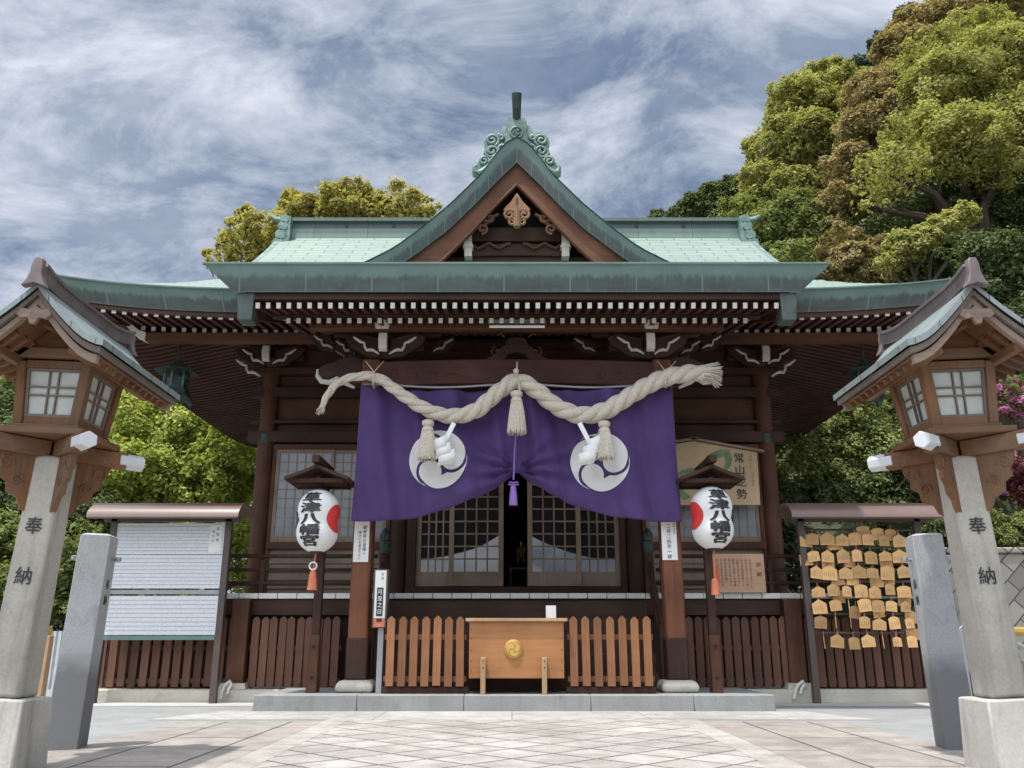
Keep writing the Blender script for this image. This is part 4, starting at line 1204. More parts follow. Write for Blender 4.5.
# paper lanterns on posts
LY = 12.32
def chochin(px, label, side, postlab):
    X = at(px, 692, LY).x
    o_ = thing('lantern_post', postlab, 'lantern post', (X, LY, .204), 'dark roofed lantern posts')
    mb = MB(); mb.box(X-.055, X+.055, LY-.055, LY+.055, .21, 3.16); mb.build('post', W_DARK['z'], o_, bevel=.008)
    for dy in (-.11, .064):
        mb = MB(); mb.box(X-.072, X+.072, LY+dy, LY+dy+.046, .206, .95); g = mb.build('clamp_plank', W_RED['z'], o_, bevel=.01)
        if dy < 0:
            mb = MB()
            for z in (.40, .80): mb.tube([(X, LY+dy-.014, z), (X, LY+dy, z)], .022, 8)
            mb.build('bolt', M_BLACK, g)
    mb = MB()
    ya, yb = LY-.62, LY+.25
    zt_ = 3.22
    def rf(sg, t): return X+sg*.44*t, zt_ - .21*t + .04*t*t
    for sg in (-1, 1):
        poly = [rf(sg, t) for t in np.linspace(0, 1, 6)]; poly2 = [(a, b-.05) for a, b in poly[::-1]]
        mb.prism(poly+poly2, ya, yb)
    for k in range(3): mb.box(X-.36, X+.36, ya+.1+.28*k, ya+.16+.28*k, zt_-.24, zt_-.18)
    mb.build('small_roof', W_DARK['y'], o_, bevel=.006)
    mb = MB(); mb.beam((X, ya-.1, zt_+.06), (X, yb+.05, zt_+.06), .10, .10); mb.build('ridge_beam', W_DARK['y'], o_, bevel=.008)
    mb = MB(); mb.box(X-.025, X+.025, LY-.50, LY-.06, 3.00, 3.06); mb.build('hanging_arm', W_DARK['y'], o_)
    # lantern
    ly = LY-.33
    q = at(px+(5.5 if side > 0 else -4.5), 521 if side > 0 else 518, ly)
    lt = thing('paper_lantern', label, 'paper lantern', q, 'white paper lanterns with red discs')
    hh = .42
    def rad(z):
        u = abs(z)/hh
        return (.29*max(.02, 1-.62*u**4.2) - .020*math.exp(-((z+.02)/.10)**2))
    prof = []
    for i in range(57):
        z = -hh + 2*hh*i/56
        prof.append((rad(z)*(1-.006*(i % 2)), z))
    mb = MB(); mb.lathe(prof, q, 40); mb.build('paper_body', M_PAPER, lt, ang=70)
    for z in (hh, -hh):
        mb = MB(); mb.lathe([(.09, z-.02), (.10, z), (.09, z+.025)] if z > 0 else [(.08, z-.025), (.09, z-.01), (.1, z+.01)], q, 30); mb.build('rim', M_BLACKINK, lt)
    mb = MB(); mb.tube([q+Vector((0, 0, hh)), q+Vector((0, 0, .58))], .008, 6); mb.build('hook', M_BLACK, lt)
    rot = side*R(-12)
    def wrap(u, v, off=.006):
        a = u/.285+rot; r = rad(v)+off
        return q + Vector((r*math.sin(a), -r*math.cos(a), v))
    raw = MB(); write(raw, '草津八幡宮', 0, .30, .185, lambda u, v: (u, 0, v), .80, .045, squash=(1.72, .84))
    bm = bmesh.new(); vv = [bm.verts.new(p) for p in raw.v]
    for f in raw.f:
        try: bm.faces.new([vv[i] for i in f])
        except ValueError: pass
    bmesh.ops.triangulate(bm, faces=bm.faces[:])
    for _ in range(3):
        es = [e for e in bm.edges if e.calc_length() > .035]
        if es: bmesh.ops.subdivide_edges(bm, edges=es, cuts=1); bmesh.ops.triangulate(bm, faces=[f for f in bm.faces if len(f.verts) > 3])
    bm.verts.index_update()
    mb = MB(); mb.add([wrap(v.co.x, v.co.z, .006-v.co.y) for v in bm.verts], [tuple(v.index for v in f.verts) for f in bm.faces]); bm.free()
    mb.build('lettering', M_BLACKINK, lt, ang=180)
    mb = MB(); a0 = side*R(76)
    def disc(i, r): 
        a = 2*math.pi*i/36
        u, v = r*.195*math.cos(a), r*.195*math.sin(a)
        ang = u/.285+a0; rr = rad(v+.02)+.005
        return q+Vector((rr*math.sin(ang), -rr*math.cos(ang), v+.02))
    mb.grid(disc, range(37), [.02, .25, .5, .75, 1]); mb.build('red_disc', M_RED, lt, ang=180)
    mb = MB()
    for (u, v) in ((-side*.30, .06), (-side*.33, -.04), (-side*.28, -.02)):
        P = [wrap(u+.05*math.cos(t), v+.05*math.sin(t), .008) for t in np.linspace(0, 4.5, 12)]
        mb.tube(P, np.linspace(.016, .004, 12), 6)
    mb.build('black_crest', M_BLACKINK, lt)
    if side > 0:
        t0 = at(315.5, 555, ly); t1 = at(313, 572, ly)
        mb = MB(); mb.tube([q+Vector((0, 0, -hh)), t0, t1], .012, 6); mb.lathe([(.03, .02), (.045, -.02), (.05, -.06), (.07, -.24), (0, -.24)], t1, 12); mb.build('coral_tassel', M_CORAL, lt)
        mb = MB(); mb.tube(spiral((t1.x, t1.z+.08), .05, .05, 0, 1, ly-.02, 16), .012, 6); mb.build('cord_ring', M_PAPER, lt)
    else:
        t1 = q+Vector((-.02, 0, -hh-.42))
        mb = MB(); mb.tube([q+Vector((0, 0, -hh)), t1], .010, 6); mb.lathe([(.03, .02), (.045, -.02), (.06, -.20), (0, -.20)], t1, 12); mb.build('coral_tassel', M_CORAL, lt)
chochin(312.5, 'white paper lantern with black writing and a coral tassel, near the name board', 1, 'dark roofed lantern post with reddish foot planks near the name board')
chochin(716.5, 'white paper lantern with black writing in front of the large wooden plaque', -1, 'dark roofed lantern post with reddish foot planks beside the wooden notice')

# wooden notice on the veranda
nb = thing('wooden_notice', 'small pale wooden notice with many lines of brown writing on the veranda edge', 'notice', (at(739, 593, 13.6).x, 13.6, 1.585))
a, b, c = at(711.5, 554, 13.62), at(763, 554, 13.62), at(739, 593, 13.6)
mb = MB(); mb.box(a.x, b.x, 13.60, 13.635, 1.585, a.z); nbd = mb.build('board', W_INFO, nb, bevel=.004)
mb = MB()
q = ['鎮座地由緒記', '大神を祀る古社にして', '当社は昔より此の地に', '氏子崇敬者相集ひて', '社殿を造り祭を行ふ', '春秋の例祭には神輿', '海の幸山の幸を供へ', '家内安全を祈願し', '今日に至るまで守り', '伝へ来りしものなり']
for i, s_ in enumerate(q[1:]): write(mb, s_, b.x-.22-.064*i, a.z-.10, .046, lambda u, v: (u, 13.597, v), 1.02, .0)
write(mb, '由緒', b.x-.09, a.z-.16, .075, lambda u, v: (u, 13.597, v), 2.0, .01)
mb.build('lettering', plain('brown_ink', (.17, .085, .05), .7, .1), nb)
mb = MB(); mb.box(a.x+.03, a.x+.10, 13.595, 13.599, 1.72, 1.98); mb.build('orange_slip', M_CORAL, nb)

# large plaque with snake design
PYB = 14.62
lp = thing('large_votive_plaque', 'large pale wooden plaque with gabled top, green painted curves and black writing', 'plaque', (at(690, 505, PYB).x, PYB, at(690, 505, PYB).z))
A = [at(x, y, PYB) for x, y in ((622, 505), (760.5, 505), (757, 452), (694, 441), (625, 451))]
mb = MB(); mb.prism([(p.x, p.z) for p in A], PYB, PYB+.05); pl = mb.build('board', W_BANNER, lp, bevel=.005)
mb = MB()
mb.beam(at(690, 439.5, PYB-.03)+Vector((0, .02, .02)), at(764, 452.5, PYB-.03)+Vector((0, .02, .02)), .12, .035); mb.beam(at(698, 439.5, PYB-.03)+Vector((0, .02, .02)), at(618, 451, PYB-.03)+Vector((0, .02, .02)), .12, .035)
mb.build('top_batten', W_SASH, lp)
mb = MB(); y = PYB-.006
write(mb, '常山蛇勢', at(739, 458, y).x, at(739, 458, y).z, .185, lambda u, v: (u, y, v), 1.12, .012)
mb.build('black_lettering', M_BLACKINK, lp)
mb = MB()
write(mb, '令和七年', at(750.5, 456, y).x, at(750.5, 456, y).z, .055, lambda u, v: (u, y, v), 1.15, .0); write(mb, '干支歳旦', at(752.5, 474, y).x, at(752.5, 474, y).z, .055, lambda u, v: (u, y, v), 1.1, .0)
mb.build('small_lettering', plain('rust_ink', (.42, .16, .07), .7), lp)
mb = MB()
def ribbon(P, wd):
    P = [at(a, b, y) for a, b in P]; vs = []; n = len(P)
    for i, p in enumerate(P):
        t = (P[min(i+1, n-1)]-P[max(i-1, 0)]).normalized(); nn = Vector((-t.z, 0, t.x)); w_ = wd[i] if hasattr(wd, '__len__') else wd
        vs += [p+nn*w_/2, p-nn*w_/2]
    mb.add(vs, [(2*i, 2*i+1, 2*i+3, 2*i+2) for i in range(n-1)])
ribbon([(704, 463), (708, 459), (714, 456), (722, 453), (727, 453), (729, 458), (728, 465), (724, 471)], [.02, .10, .13, .14, .14, .13, .10, .04])
ribbon([(676, 476), (684, 472), (692, 470.5), (700, 471), (706, 474)], [.04, .08, .10, .10, .05])
ribbon([(676, 490), (681, 493), (686, 497), (690, 497)], [.05, .13, .12, .03])
mb.build('green_painting', plain('faded_green_paint', (.17, .26, .14), .7, .3, 9), lp)

# altar glimpsed through the open doors
al = thing('altar', 'gilt ornaments on dark tiered stand glimpsed between the open doors', 'altar', (at(515, 575, 18).x, 18, 1.575))
mb = MB(); mb.box(al.location.x-.6, al.location.x+.6, 17.9, 18.4, 1.58, 2.0); mb.box(al.location.x-.4, al.location.x+.4, 18.1, 18.5, 2.0, 2.25); mb.build('tiered_stand', W_DARK['x'], al, bevel=.01)
mb = MB()
for px_, py_, r in ((521, 545, .08), (524, 550, .06), (518, 551, .05)): mb.lathe([(r*.3, -.25), (r*.4, -.1), (r, -.02), (r, .06), (r*.3, .12)], at(px_, py_, 17.95), 14)
mb.build('gilt_vessel', M_GOLD, al)
mb = MB(); q = at(519, 569, 17.8)
mb.box(q.x-.2, q.x+.2, 17.75, 17.9, q.z, q.z+.03); mb.box(q.x-.18, q.x-.15, 17.78, 17.85, 1.58, q.z); mb.box(q.x+.15, q.x+.18, 17.78, 17.85, 1.58, q.z); mb.build('white_offering_stand', M_PAPER, al)

# hanging bronze lanterns at the eave corners
def hanging(x, label):
    y = 13.6; q = at(172, 380, y); X = BX+x; z = q.z
    o_ = thing('hanging_lantern', label, 'hanging lantern', (X, y, z), 'bronze lanterns hanging from the eaves')
    mb = MB(); mb.lathe([(.05, .34), (.10, .26), (.34, .16), (.36, .12), (.22, .12)], (X, y, z), 6); mb.build('cap', M_BRONZE, o_)
    mb = MB()
    for k in range(6):
        a = k*math.pi/3; mb.box(X+.18*math.sin(a)-.02, X+.18*math.sin(a)+.02, y-.18*math.cos(a)-.02, y-.18*math.cos(a)+.02, z-.14, z+.13)
    mb.lathe([(.2, -.16), (.2, -.12)], (X, y, z), 6); mb.lathe([(.17, -.12), (.17, .0), (.17, .02)], (X, y, z), 6)
    mb.build('cage', M_BRONZE, o_)
    mb = MB(); mb.lathe([(.10, -.34), (.30, -.32), (.24, -.24), (.22, -.16)], (X, y, z), 6)
    for k in range(3):
        a = k*2.094; mb.tube([(X+.2*math.sin(a), y-.2*math.cos(a), z-.28), (X+.28*math.sin(a), y-.28*math.cos(a), z-.40)], .05, 8)
    mb.build('base', M_BRONZE, o_)
    mb = MB(); mb.tube([(X, y, z+.3), (X, y, 5.85)], .02, 6); mb.build('chain', M_BRONZE, o_)
hanging(-5.62, 'dark bronze lantern hanging from the main eave beyond the name board')
hanging(5.78, 'dark bronze lantern hanging from the main eave beyond the plaque rack')

# ------------------------------------------------------------------ stone lanterns with timber heads
def toro(X, Y, label, flip):
    o_ = thing('standing_lantern', label, 'lantern', (X, Y, 0), 'tall lanterns with timber heads on concrete posts')
    V = lambda x, y, z: (X+x, Y+y, z)
    mb = MB(); mb.taper((X, Y), .48, .48, .42, .42, 0.0, .49); mb.build('base_block', M_CONC2, o_, bevel=.014)
    mb = MB(); mb.taper((X, Y), .27, .27, .24, .24, .492, 2.235); sh = mb.build('shaft', M_CONC, o_, bevel=.026)
    mb = MB()
    def face(u, v): return (X+u, Y-(.135-(v-.49)/1.745*.015)-.004, v)
    mb = None
    for ch, z in (('奉', 1.70), ('納', 1.335)): mb = MB(); write(mb, ch, 0, z, .135, face, 1, .010); mb.build('black_character', M_BLACKINK, sh)
    # diagonal crossed arms
    for k, a in enumerate((45, -45)):
        dv = Vector((math.sin(R(a)), -math.cos(R(a)), 0))
        z = 2.29
        for sg in (1, -1):
            mb = MB(); mb.beam(Vector(V(0, 0, z))+dv*sg*.06, Vector(V(0, 0, z))+dv*sg*.52, .105, .13); ar = mb.build('arm', W_LANT['x'], o_, bevel=.01)
            mb = MB(); c = Vector(V(0, 0, z+.005))
            mb.tube([c+dv*sg*.46, c+dv*sg*.66], [.070, .066], 6); mb.build('white_sleeve', M_SLEEVE, ar, bevel=.006)
            # carved pendant board
            out = [(.15, -.06), (.41, -.06), (.40, -.14), (.36, -.19), (.37, -.25), (.31, -.29), (.30, -.36), (.22, -.40), (.19, -.47), (.145, -.50)]
            sd = Vector((dv.y, -dv.x, 0))*.022
            mb = MB()
            P = [c+dv*sg*a_+Vector((0, 0, b_)) for a_, b_ in out]; n = len(P)
            mb.add([p-sd for p in P]+[p+sd for p in P], [tuple(range(n)), tuple(range(2*n-1, n-1, -1))]+[(i, n+i, n+(i+1) % n, (i+1) % n) for i in range(n)])
            for qd in (-1, 1):
                for (u, w_, r) in ((.34, -.15, .05), (.25, -.27, .04)):
                    mb.tube([c+dv*sg*(u+r*t/10*math.cos(t*.8))+Vector((0, 0, w_+r*t/10*math.sin(t*.8)))+sd*qd*1.1 for t in range(2, 13)], .009, 5)
            mb.build('carved_bracket', W_LANT['z'], ar, bevel=.004)
    # lantern house
    zb, zt = 2.40, 2.93
    mb = MB(); mb.box(X-.33, X+.33, Y-.33, Y+.33, 2.36, 2.41); mb.box(X-.265, X+.265, Y-.265, Y+.265, 2.411, 2.445); mb.build('floor_frame', W_LANT['x'], o_, bevel=.008)
    hb, ht = .215, .255
    hs = MB()
    for a, b in ((-1,-1),(1,-1),(1,1),(-1,1)):
        p0, p1 = Vector(V(a*hb, b*hb, 2.447)), Vector(V(a*ht, b*ht, zt))
        hs.beam(p0, p1, .07, .07, up=(0, 1, 0))
    for z, w in ((2.475, hb), (2.91, ht)):
        for s in (-1, 1):
            hs.box(X-w+.036, X+w-.036, Y+s*w-.025, Y+s*w+.025, z-.03, z+.03); hs.box(X+s*w-.025, X+s*w+.025, Y-w+.036, Y+w-.036, z-.03, z+.03)
    house = hs.build('lantern_house', W_LANT['z'], o_, bevel=.006)
    for (nx, ny) in ((0,-1),(1,0),(0,1),(-1,0)):
        def fc(u, v, off):                        # u -1..1, v 0..1
            w = hb+(ht-hb)*((2.505+.375*v)-2.447)/.48
            t = u*(w-.036)
            return (X+nx*(w+off)+(-ny)*t, Y+ny*(w+off)+nx*t, 2.505+.375*v)
        pn = MB(); pn.grid(lambda u, v: fc(u, v, -.012), [-1, 1], [0, 1]); pn.build('paper_pane', M_SHOJI, house)
        mt = MB()
        def bar(u0, v0, u1, v1, w=.011):
            p0, p1 = Vector(fc(u0, v0, 0)), Vector(fc(u1, v1, 0)); mt.beam(p0, p1, w, .018, up=(nx, ny, 0.001))
        for u in (-.95, .95): bar(u, 0, u, 1, .02)
        for u in (-.17, .17): bar(u, 0, u, 1)
        for v in (.03, .97): bar(-.93, v, .93, v, .02)
        for v in (.45, .62): bar(-.93, v, .93, v)
        mt.build('muntin', W_GREY['z'], house)
    # roof
    rz = lambda t: 2.83 + .455*(1-t)**1.4 + .08*max(0, t-.7)
    HW, YA, YB = .555, -.70, .80
    T = np.linspace(0, 1, 12)
    def lay(off, th, hw, ya, yb, name, m, ins=0):
        mb = MB()
        for sg in (-1, 1):
            P = [(X+sg*hw*t, rz(t)+off) for t in T]; P2 = [(a, b-th) for a, b in P[::-1]]
            mb.prism(P+P2, Y+ya, Y+yb)
        return mb.build(name, m, o_, bevel=.004)
    cop = MB()
    for sg in (-1, 1):
        cop.grid(lambda t, y: (X+sg*HW*t, Y+y, rz(t)+.135), T, np.linspace(YA, YB, 6), 0, lambda t, y: (y+3, t*.8), flip=(sg < 0))
        cop.grid(lambda t, v: (X+sg*HW*t, Y+YA, rz(t)+.135-.05*v), T, [0, 1], 0, lambda t, v: (t, .95)); cop.grid(lambda t, v: (X+sg*HW*t, Y+YB, rz(t)+.135-.05*v), T, [0, 1], 0, lambda t, v: (t, .95), flip=True)
        cop.grid(lambda y, v: (X+sg*HW, Y+y, rz(1)+.135-.05*v), [YA, YB], [0, 1], 0, lambda y, v: (y, .95))
    rr = cop.build('roof', M_LROOF, o_)
    lay(.084, .05, HW-.02, YA+.02, YB-.02, 'roof_edge', W_GREY['y'])
    lay(.034, .065, HW-.05, YA+.05, YA+.10, 'bargeboard', W_GREYL)
    lay(.034, .065, HW-.05, YB-.10, YB-.05, 'bargeboard', W_GREYL)
    lay(.034, .02, HW-.05, YA+.101, YB-.101, 'ceiling_boards', W_LANT['y'])
    for sg in (-1, 1):
        mb = MB(); nr = 11
        for i in range(nr):
            y = YA+.16+(YB-YA-.32)*i/(nr-1)
            for t0, t1 in ((.35, .68), (.68, .97)):
                mb.beam(V(sg*(HW-.06)*t0, y, rz(t0)-.01), V(sg*(HW-.06)*t1, y, rz(t1)-.01), .032, .04)
        mb.build('rafters', W_LANT['x'], o_)
        mb = MB(); mb.beam(V(sg*.30, YA+.09, rz(.54)-.05), V(sg*.30, YB-.09, rz(.54)-.05), .07, .07); mb.build('purlin', W_LANT['y'], o_, bevel=.006)
        mb = MB(); mb.box(X-.37, X+.37, Y+sg*.285-.035, Y+sg*.285+.035, 2.955, 3.03); mb.build('cross_beam', W_LANT['x'], o_, bevel=.006)
    mb = MB(); 
    for s in (-1, 1): mb.add([V(-.25, s*.29, 3.03), V(.25, s*.29, 3.03), V(0, s*.29, 3.24)], [(0, 1, 2)])
    mb.box(X-.025, X+.025, Y-.50, Y+.5, 3.14, 3.21)
    mb.build('gable_infill', W_LANT['x'], o_)
    mb = MB(); g = [(0, 0), (.05, -.03), (.10, -.02), (.13, -.07), (.09, -.10), (.04, -.09), (.02, -.14)]
    mb.prism([(X+a, 3.235+b) for a, b in g]+[(X-a, 3.235+b) for a, b in g[::-1]], Y+YA+.02, Y+YA+.055); mb.build('gable_pendant', W_GREYL, o_, bevel=.003)
    # ridge
    P = [Vector(V(0, y, 3.425+.05*max(0, (abs(y)-.35)/.37)**2)) for y in np.linspace(YA-.02, YB+.02, 15)]
    mb = MB()
    for a, b in zip(P[:-1], P[1:]): mb.beam(a, b, .085, .10)
    rg = mb.build('ridge', M_LRIDGE, o_)
    mb = MB()
    for a, b in zip(P[:-1], P[1:]): mb.beam(a+Vector((0, 0, .062)), b+Vector((0, 0, .062)), .115, .025)
    mb.build('ridge_cap', M_LRIDGE, rg)
    for s in (-1, 1):
        mb = MB(); g = [(.0, .135), (.025, .135), (.042, .08), (.042, .02), (.06, -.04), (.09, -.09), (.0, -.06)]
        mb.prism([(X+a, 3.445+b) for a, b in g]+[(X-a, 3.445+b) for a, b in g[::-1]], Y+(YB+.03 if s > 0 else YA-.03)-.035, Y+(YB+.03 if s > 0 else YA-.03)+.035); mb.build('ridge_end', M_LRIDGE, rg, bevel=.006)
    o_.rotation_euler = (0, R(2.3)*flip, 0)      # the old posts lean in a little
    return o_
M_LROOF = copper_roof('lantern_copper', (.23, .27, .265), (.14, .165, .16), .36, 5, .010, streak=.5)
M_LRIDGE = plain('weathered_ridge_metal', (.17, .14, .135), .5, .25, 5, .2)
W_GREYL = wood('silvered_timber', (.16, .115, .09), (.33, .25, .20), 'x', .75)
toro(-3.62, 6.55, 'tall timber headed lantern on concrete post, beside the name board', 1)
toro(3.525, 6.55, 'tall timber headed lantern on concrete post, beside the votive plaque rack', -1)

# granite posts
def granite_post(px0, py0, px1, py1, rot, label, side, txt):
    Y = 7.85; b, t = at(px0, py0, Y), at(px1, py1, Y)
    o_ = thing('granite_post', label, 'stone post', (b.x, Y, 0), 'square granite posts flanking the path')
    o_.location.x += side*.07; o_.rotation_euler = (0, R(-1.6)*side, R(rot))
    mb = MB(); w = .275; X = b.x + side*.07
    mb.taper((X, Y), w, w, w*.93, w*.93, 0, 1.78)
    wt_ = w*.93/2
    mb.add([(X-wt_, Y-wt_, 1.78), (X+wt_, Y-wt_, 1.78), (X+wt_, Y+wt_, 1.78), (X-wt_, Y+wt_, 1.78)]+[(X+a*wt_*.7, Y+b*wt_*.7, 1.80) for a, b in ((-1,-1),(1,-1),(1,1),(-1,1))], [(0, 1, 5, 4), (1, 2, 6, 5), (2, 3, 7, 6), (3, 0, 4, 7), (4, 5, 6, 7)])
    mb.build('shaft', M_GRAN, o_, bevel=.006)
    mb = MB()
    for k, ch in enumerate(txt): write(mb, ch, 0, 1.36-.13*k, .10, lambda u, v: (X-side*(w/2+.002-(v/1.78)*.01), Y+side*u*-1, v), 1, .008)
    mb.build('carved_lettering', M_BLACKINK, o_)
    mb = MB()
    for s in (-1, 1): mb.tube([(X+s*.125, Y, 1.58), (X+s*.185, Y, 1.58)], .014, 8); mb.lathe([(.0, -.02), (.03, -.01), (.03, .02), (.0, .03)], (X+s*.185, Y, 1.58), 8)
    mb.build('chain_hook', M_GREYMET, o_)
granite_post(73, 750, 100, 530, 9, 'speckled grey granite post with damp dark foot, in front of the white name board', -1, '奉納')
granite_post(950, 752, 920, 530, -9, 'speckled grey granite post with damp dark foot, in front of the plaque rack', 1, '奉納')

# ------------------------------------------------------------------ name board and plaque rack
SY = 13.25
def canopy(mb, x0, x1, y, z):
    prof = [(-.42, -.10), (-.40, -.02), (-.30, .07), (-.12, .15), (.05, .17), (.24, .12), (.36, .02), (.36, -.02), (.22, .08), (.05, .13), (-.12, .11), (-.28, .03), (-.37, -.06), (-.38, -.12)]
    mb.prism([(y+a, z+b) for a, b in prof], x0, x1, fn=lambda a, b, q: (q, a, b))
nbx0, nbx1 = at(100, 512, SY).x, at(247, 512, SY).x
nb = thing('name_board', 'roofed board of three white panels ruled with fine lines of names', 'notice board', ((nbx0+nbx1)/2, SY, 0))
zt = at(180, 514, SY).z
mb = MB(); canopy(mb, nbx0, nbx1, SY, zt); mb.build('canopy', M_BRROOF, nb)
pr = at(213, 690, SY).x*.5+at(231, 518, SY).x*.5; plx = at(118, 520, SY).x
for X in (plx-.03, pr): 
    mb = MB(); mb.box(X-.05, X+.05, SY-.05, SY+.05, .0, zt+.06); mb.build('post', M_STEEL, nb, bevel=.006)
mb = MB(); mb.box(nbx0+.1, nbx1-.1, SY-.05, SY+.05, zt-.12, zt-.05); mb.build('top_rail', M_STEEL, nb)
xa, xb = plx+.02, pr-.052
def panel_mat():
    m, nt, bs, L = mat('written_panel')
    co = nd(nt, 'ShaderNodeTexCoord').outputs['Object']
    n = noise(nt, co, 120, 2, .6, (1, 1, .4))
    L(mixc(nt, ramp(nt, n, [(.48, (0,0,0)), (.62, (.5,)*3)]), (.68, .70, .72), (.40, .42, .44)), bs.inputs['Base Color'])
    bs.inputs['Roughness'].default_value = .5
    return m
M_PANEL = panel_mat()
M_RULE = plain('rule_grey', (.34, .36, .39), .6, .1, 10, bmp=0)
for (p0, p1) in ((523.5, 554.5), (555.2, 588.5), (596, 635)):
    z1, z0 = at(170, p0, SY).z, at(170, p1, SY).z
    mb = MB(); mb.box(xa, xb, SY-.03, SY, z0, z1); pn = mb.build('name_panel', M_PANEL, nb)
    mb = MB(); rows = 9
    for j in range(1, rows): z = z0+(z1-z0)*j/rows; mb.box(xa+.02, xb-.02, SY-.033, SY-.0305, z-.004, z+.004)
    mb.build('ruled_line', M_RULE, pn)
mb = MB(); z1, z0 = at(170, 524, SY).z, at(170, 554, SY).z
mb.box(xb-.22, xb-.04, SY-.036, SY-.0335, z0+.02, z1-.02); tl = mb.build('title_strip', M_PAPER, nb)
mb = MB(); write(mb, '奉賛者', xb-.10, z1-.08, .055, lambda u, v: (u, SY-.039, v), 1.5); write(mb, '御芳名', xb-.165, z1-.12, .05, lambda u, v: (u, SY-.039, v), 1.4); mb.build('lettering', M_GREYINK, tl)
zb1, zb0 = at(170, 635.5, SY).z, at(170, 640, SY).z
mb = MB(); mb.box(xa, xb, SY-.045, SY, zb0, zb1-.004); mb.build('bottom_trim', M_GREENTRIM, nb)
mb = MB(); mb.box(xa, xb, SY-.02, SY+.02, at(170, 594.2, SY).z, at(170, 590, SY).z); mb.build('middle_rail', M_GREYMET, nb)

rkx0, rkx1 = at(783, 512, SY).x, at(934, 512, SY).x
rk = thing('plaque_rack', 'brown roofed rack with rails full of hanging wooden votive plaques', 'rack', ((rkx0+rkx1)/2, SY, 0))
mb = MB(); canopy(mb, rkx0, rkx1, SY, at(860, 514, SY).z); mb.build('canopy', M_BRROOF, rk)
pl_, pr_ = at(808.5, 600, SY).x, at(926, 600, SY).x
zt = at(860, 514, SY).z
for X in (pl_-.02, pr_): 
    mb = MB(); mb.box(X-.05, X+.05, SY-.05, SY+.05, 0, zt+.06); mb.build('post', M_STEEL, rk, bevel=.006)
mb = MB(); mb.box(rkx0+.1, rkx1-.1, SY-.05, SY+.05, zt-.12, zt-.05); mb.build('top_rail', M_STEEL, rk)
rows = [539, 556.5, 572.5, 590.5, 606.5, 623, 642]
cols = [[813, 827, 843, 855, 868, 884, 899], [813, 828, 843, 857, 871, 885, 900], [817, 830, 846, 859, 873, 888, 903], [818, 833, 847, 861, 875, 890, 904], [819, 835, 849, 864, 878, 892, 906], [821, 836, 851, 865, 880, 894, 909], [824, 838, 854, 868, 883, 897, 912]]
for i, ry in enumerate(rows):
    mb = MB(); z = at(860, ry-9, SY).z
    mb.tube([(pl_, SY, z), (pr_, SY, z)], .018, 8); mb.build('rail', M_GREYMET if i in (4,) else M_STEEL, rk)
ordn = ['first', 'second', 'third', 'fourth', 'fifth', 'sixth', 'seventh']
rown = ['topmost row', 'second row from the top', 'third row from the top', 'middle row', 'third row from the bottom', 'second row from the bottom', 'lowest row']
def ema_mesh(w, h, k):
    mb = MB(); mb.prism([(-w/2, -h), (w/2, -h), (w/2, -h*.30), (0, 0), (-w/2, -h*.30)] if k == 0 else [(-w/2, -h), (w/2, -h), (w/2, -h*.14), (w*.2, 0), (-w*.2, 0), (-w/2, -h*.14)], -.006, .006)
    ink = MB()
    for c in range(random.randint(3, 6)):
        x = -w*.34+c*w*.13; ink.box(x, x+.0035, -.0085, -.0065, -h*.85+random.uniform(0, .03), -h*.40-random.uniform(0, .02))
    cordm = MB(); cordm.tube([(-.012, 0, -.02), (0, -.004, .07), (.012, 0, -.02)], .005, 5)
    return mb, ink, cordm
protos = []
def place_ema(px, py, y, w, h, label, dy=0, tilt=0, yaw=0, kind=0):
    q = at(px, py, y); q.z += h/2
    mb, ink, cordm = ema_mesh(w, h, kind)
    e = mb.build('votive_plaque', W_EMA, None, bevel=.003)
    tag(e, label, 'votive plaque', 'wooden votive plaques hanging on the rack')
    i_ = ink.build('ink_writing', M_GREYINK, e); c_ = cordm.build('cord', M_CORD, e)
    e.location = q; e.rotation_euler = (random.uniform(-.1, .05), tilt, yaw)
M_CORD = plain('red_white_cord', (.55, .25, .2), .8)
sizes = ['', '', '']
for i, ry in enumerate(rows):
    for j, cxp in enumerate(cols[i]):
        thin = (i, j) in ((4, 2), (5, 1), (5, 2), (6, 4), (6, 0))
        yaw = R(68) if thin else R(random.uniform(-22, 22))
        sz = random.uniform(.165, .225) if i < 5 else random.uniform(.145, .20)
        desc = 'votive plaque seen edge-on' if thin else 'small wooden votive plaque'
        place_ema(cxp, ry+random.uniform(-1.5, 1.5), SY-.07-random.uniform(0, .05), sz, sz*random.uniform(.85, 1.05), f'{desc}, {ordn[j]} along the {rown[i]} on the rack', tilt=R(random.uniform(-7, 7)), yaw=yaw, kind=random.randint(0, 1))
for (i, cxp, dy, side) in ((0, 863, -7, 'fourth and fifth'), (0, 877, -5, 'fifth and sixth'), (1, 828, 7, 'second'), (1, 885, 6, 'sixth'), (2, 876, 9, 'fifth'), (2, 888, 6, 'sixth'), (3, 905, 10, 'seventh'), (4, 878, 5, 'fifth'), (5, 911, -6, 'seventh'), (6, 912, -8, 'seventh'), (0, 806, 2, 'first'), (1, 806, 3, 'first'), (0, 834, 5, 'second'), (0, 891, -4, 'sixth'), (1, 850, 5, 'third'), (2, 837, 7, 'second'), (3, 868, 7, 'fourth'), (2, 853, 7, 'third'), (3, 840, 6, 'third'), (4, 856, 6, 'third')):
    place_ema(cxp, rows[i]+dy, SY-.035, .19, .18, f'wooden votive plaque half hidden behind the {side} of the {rown[i]}', tilt=R(random.uniform(-9, 9)), yaw=R(random.uniform(-15, 15)), kind=1)

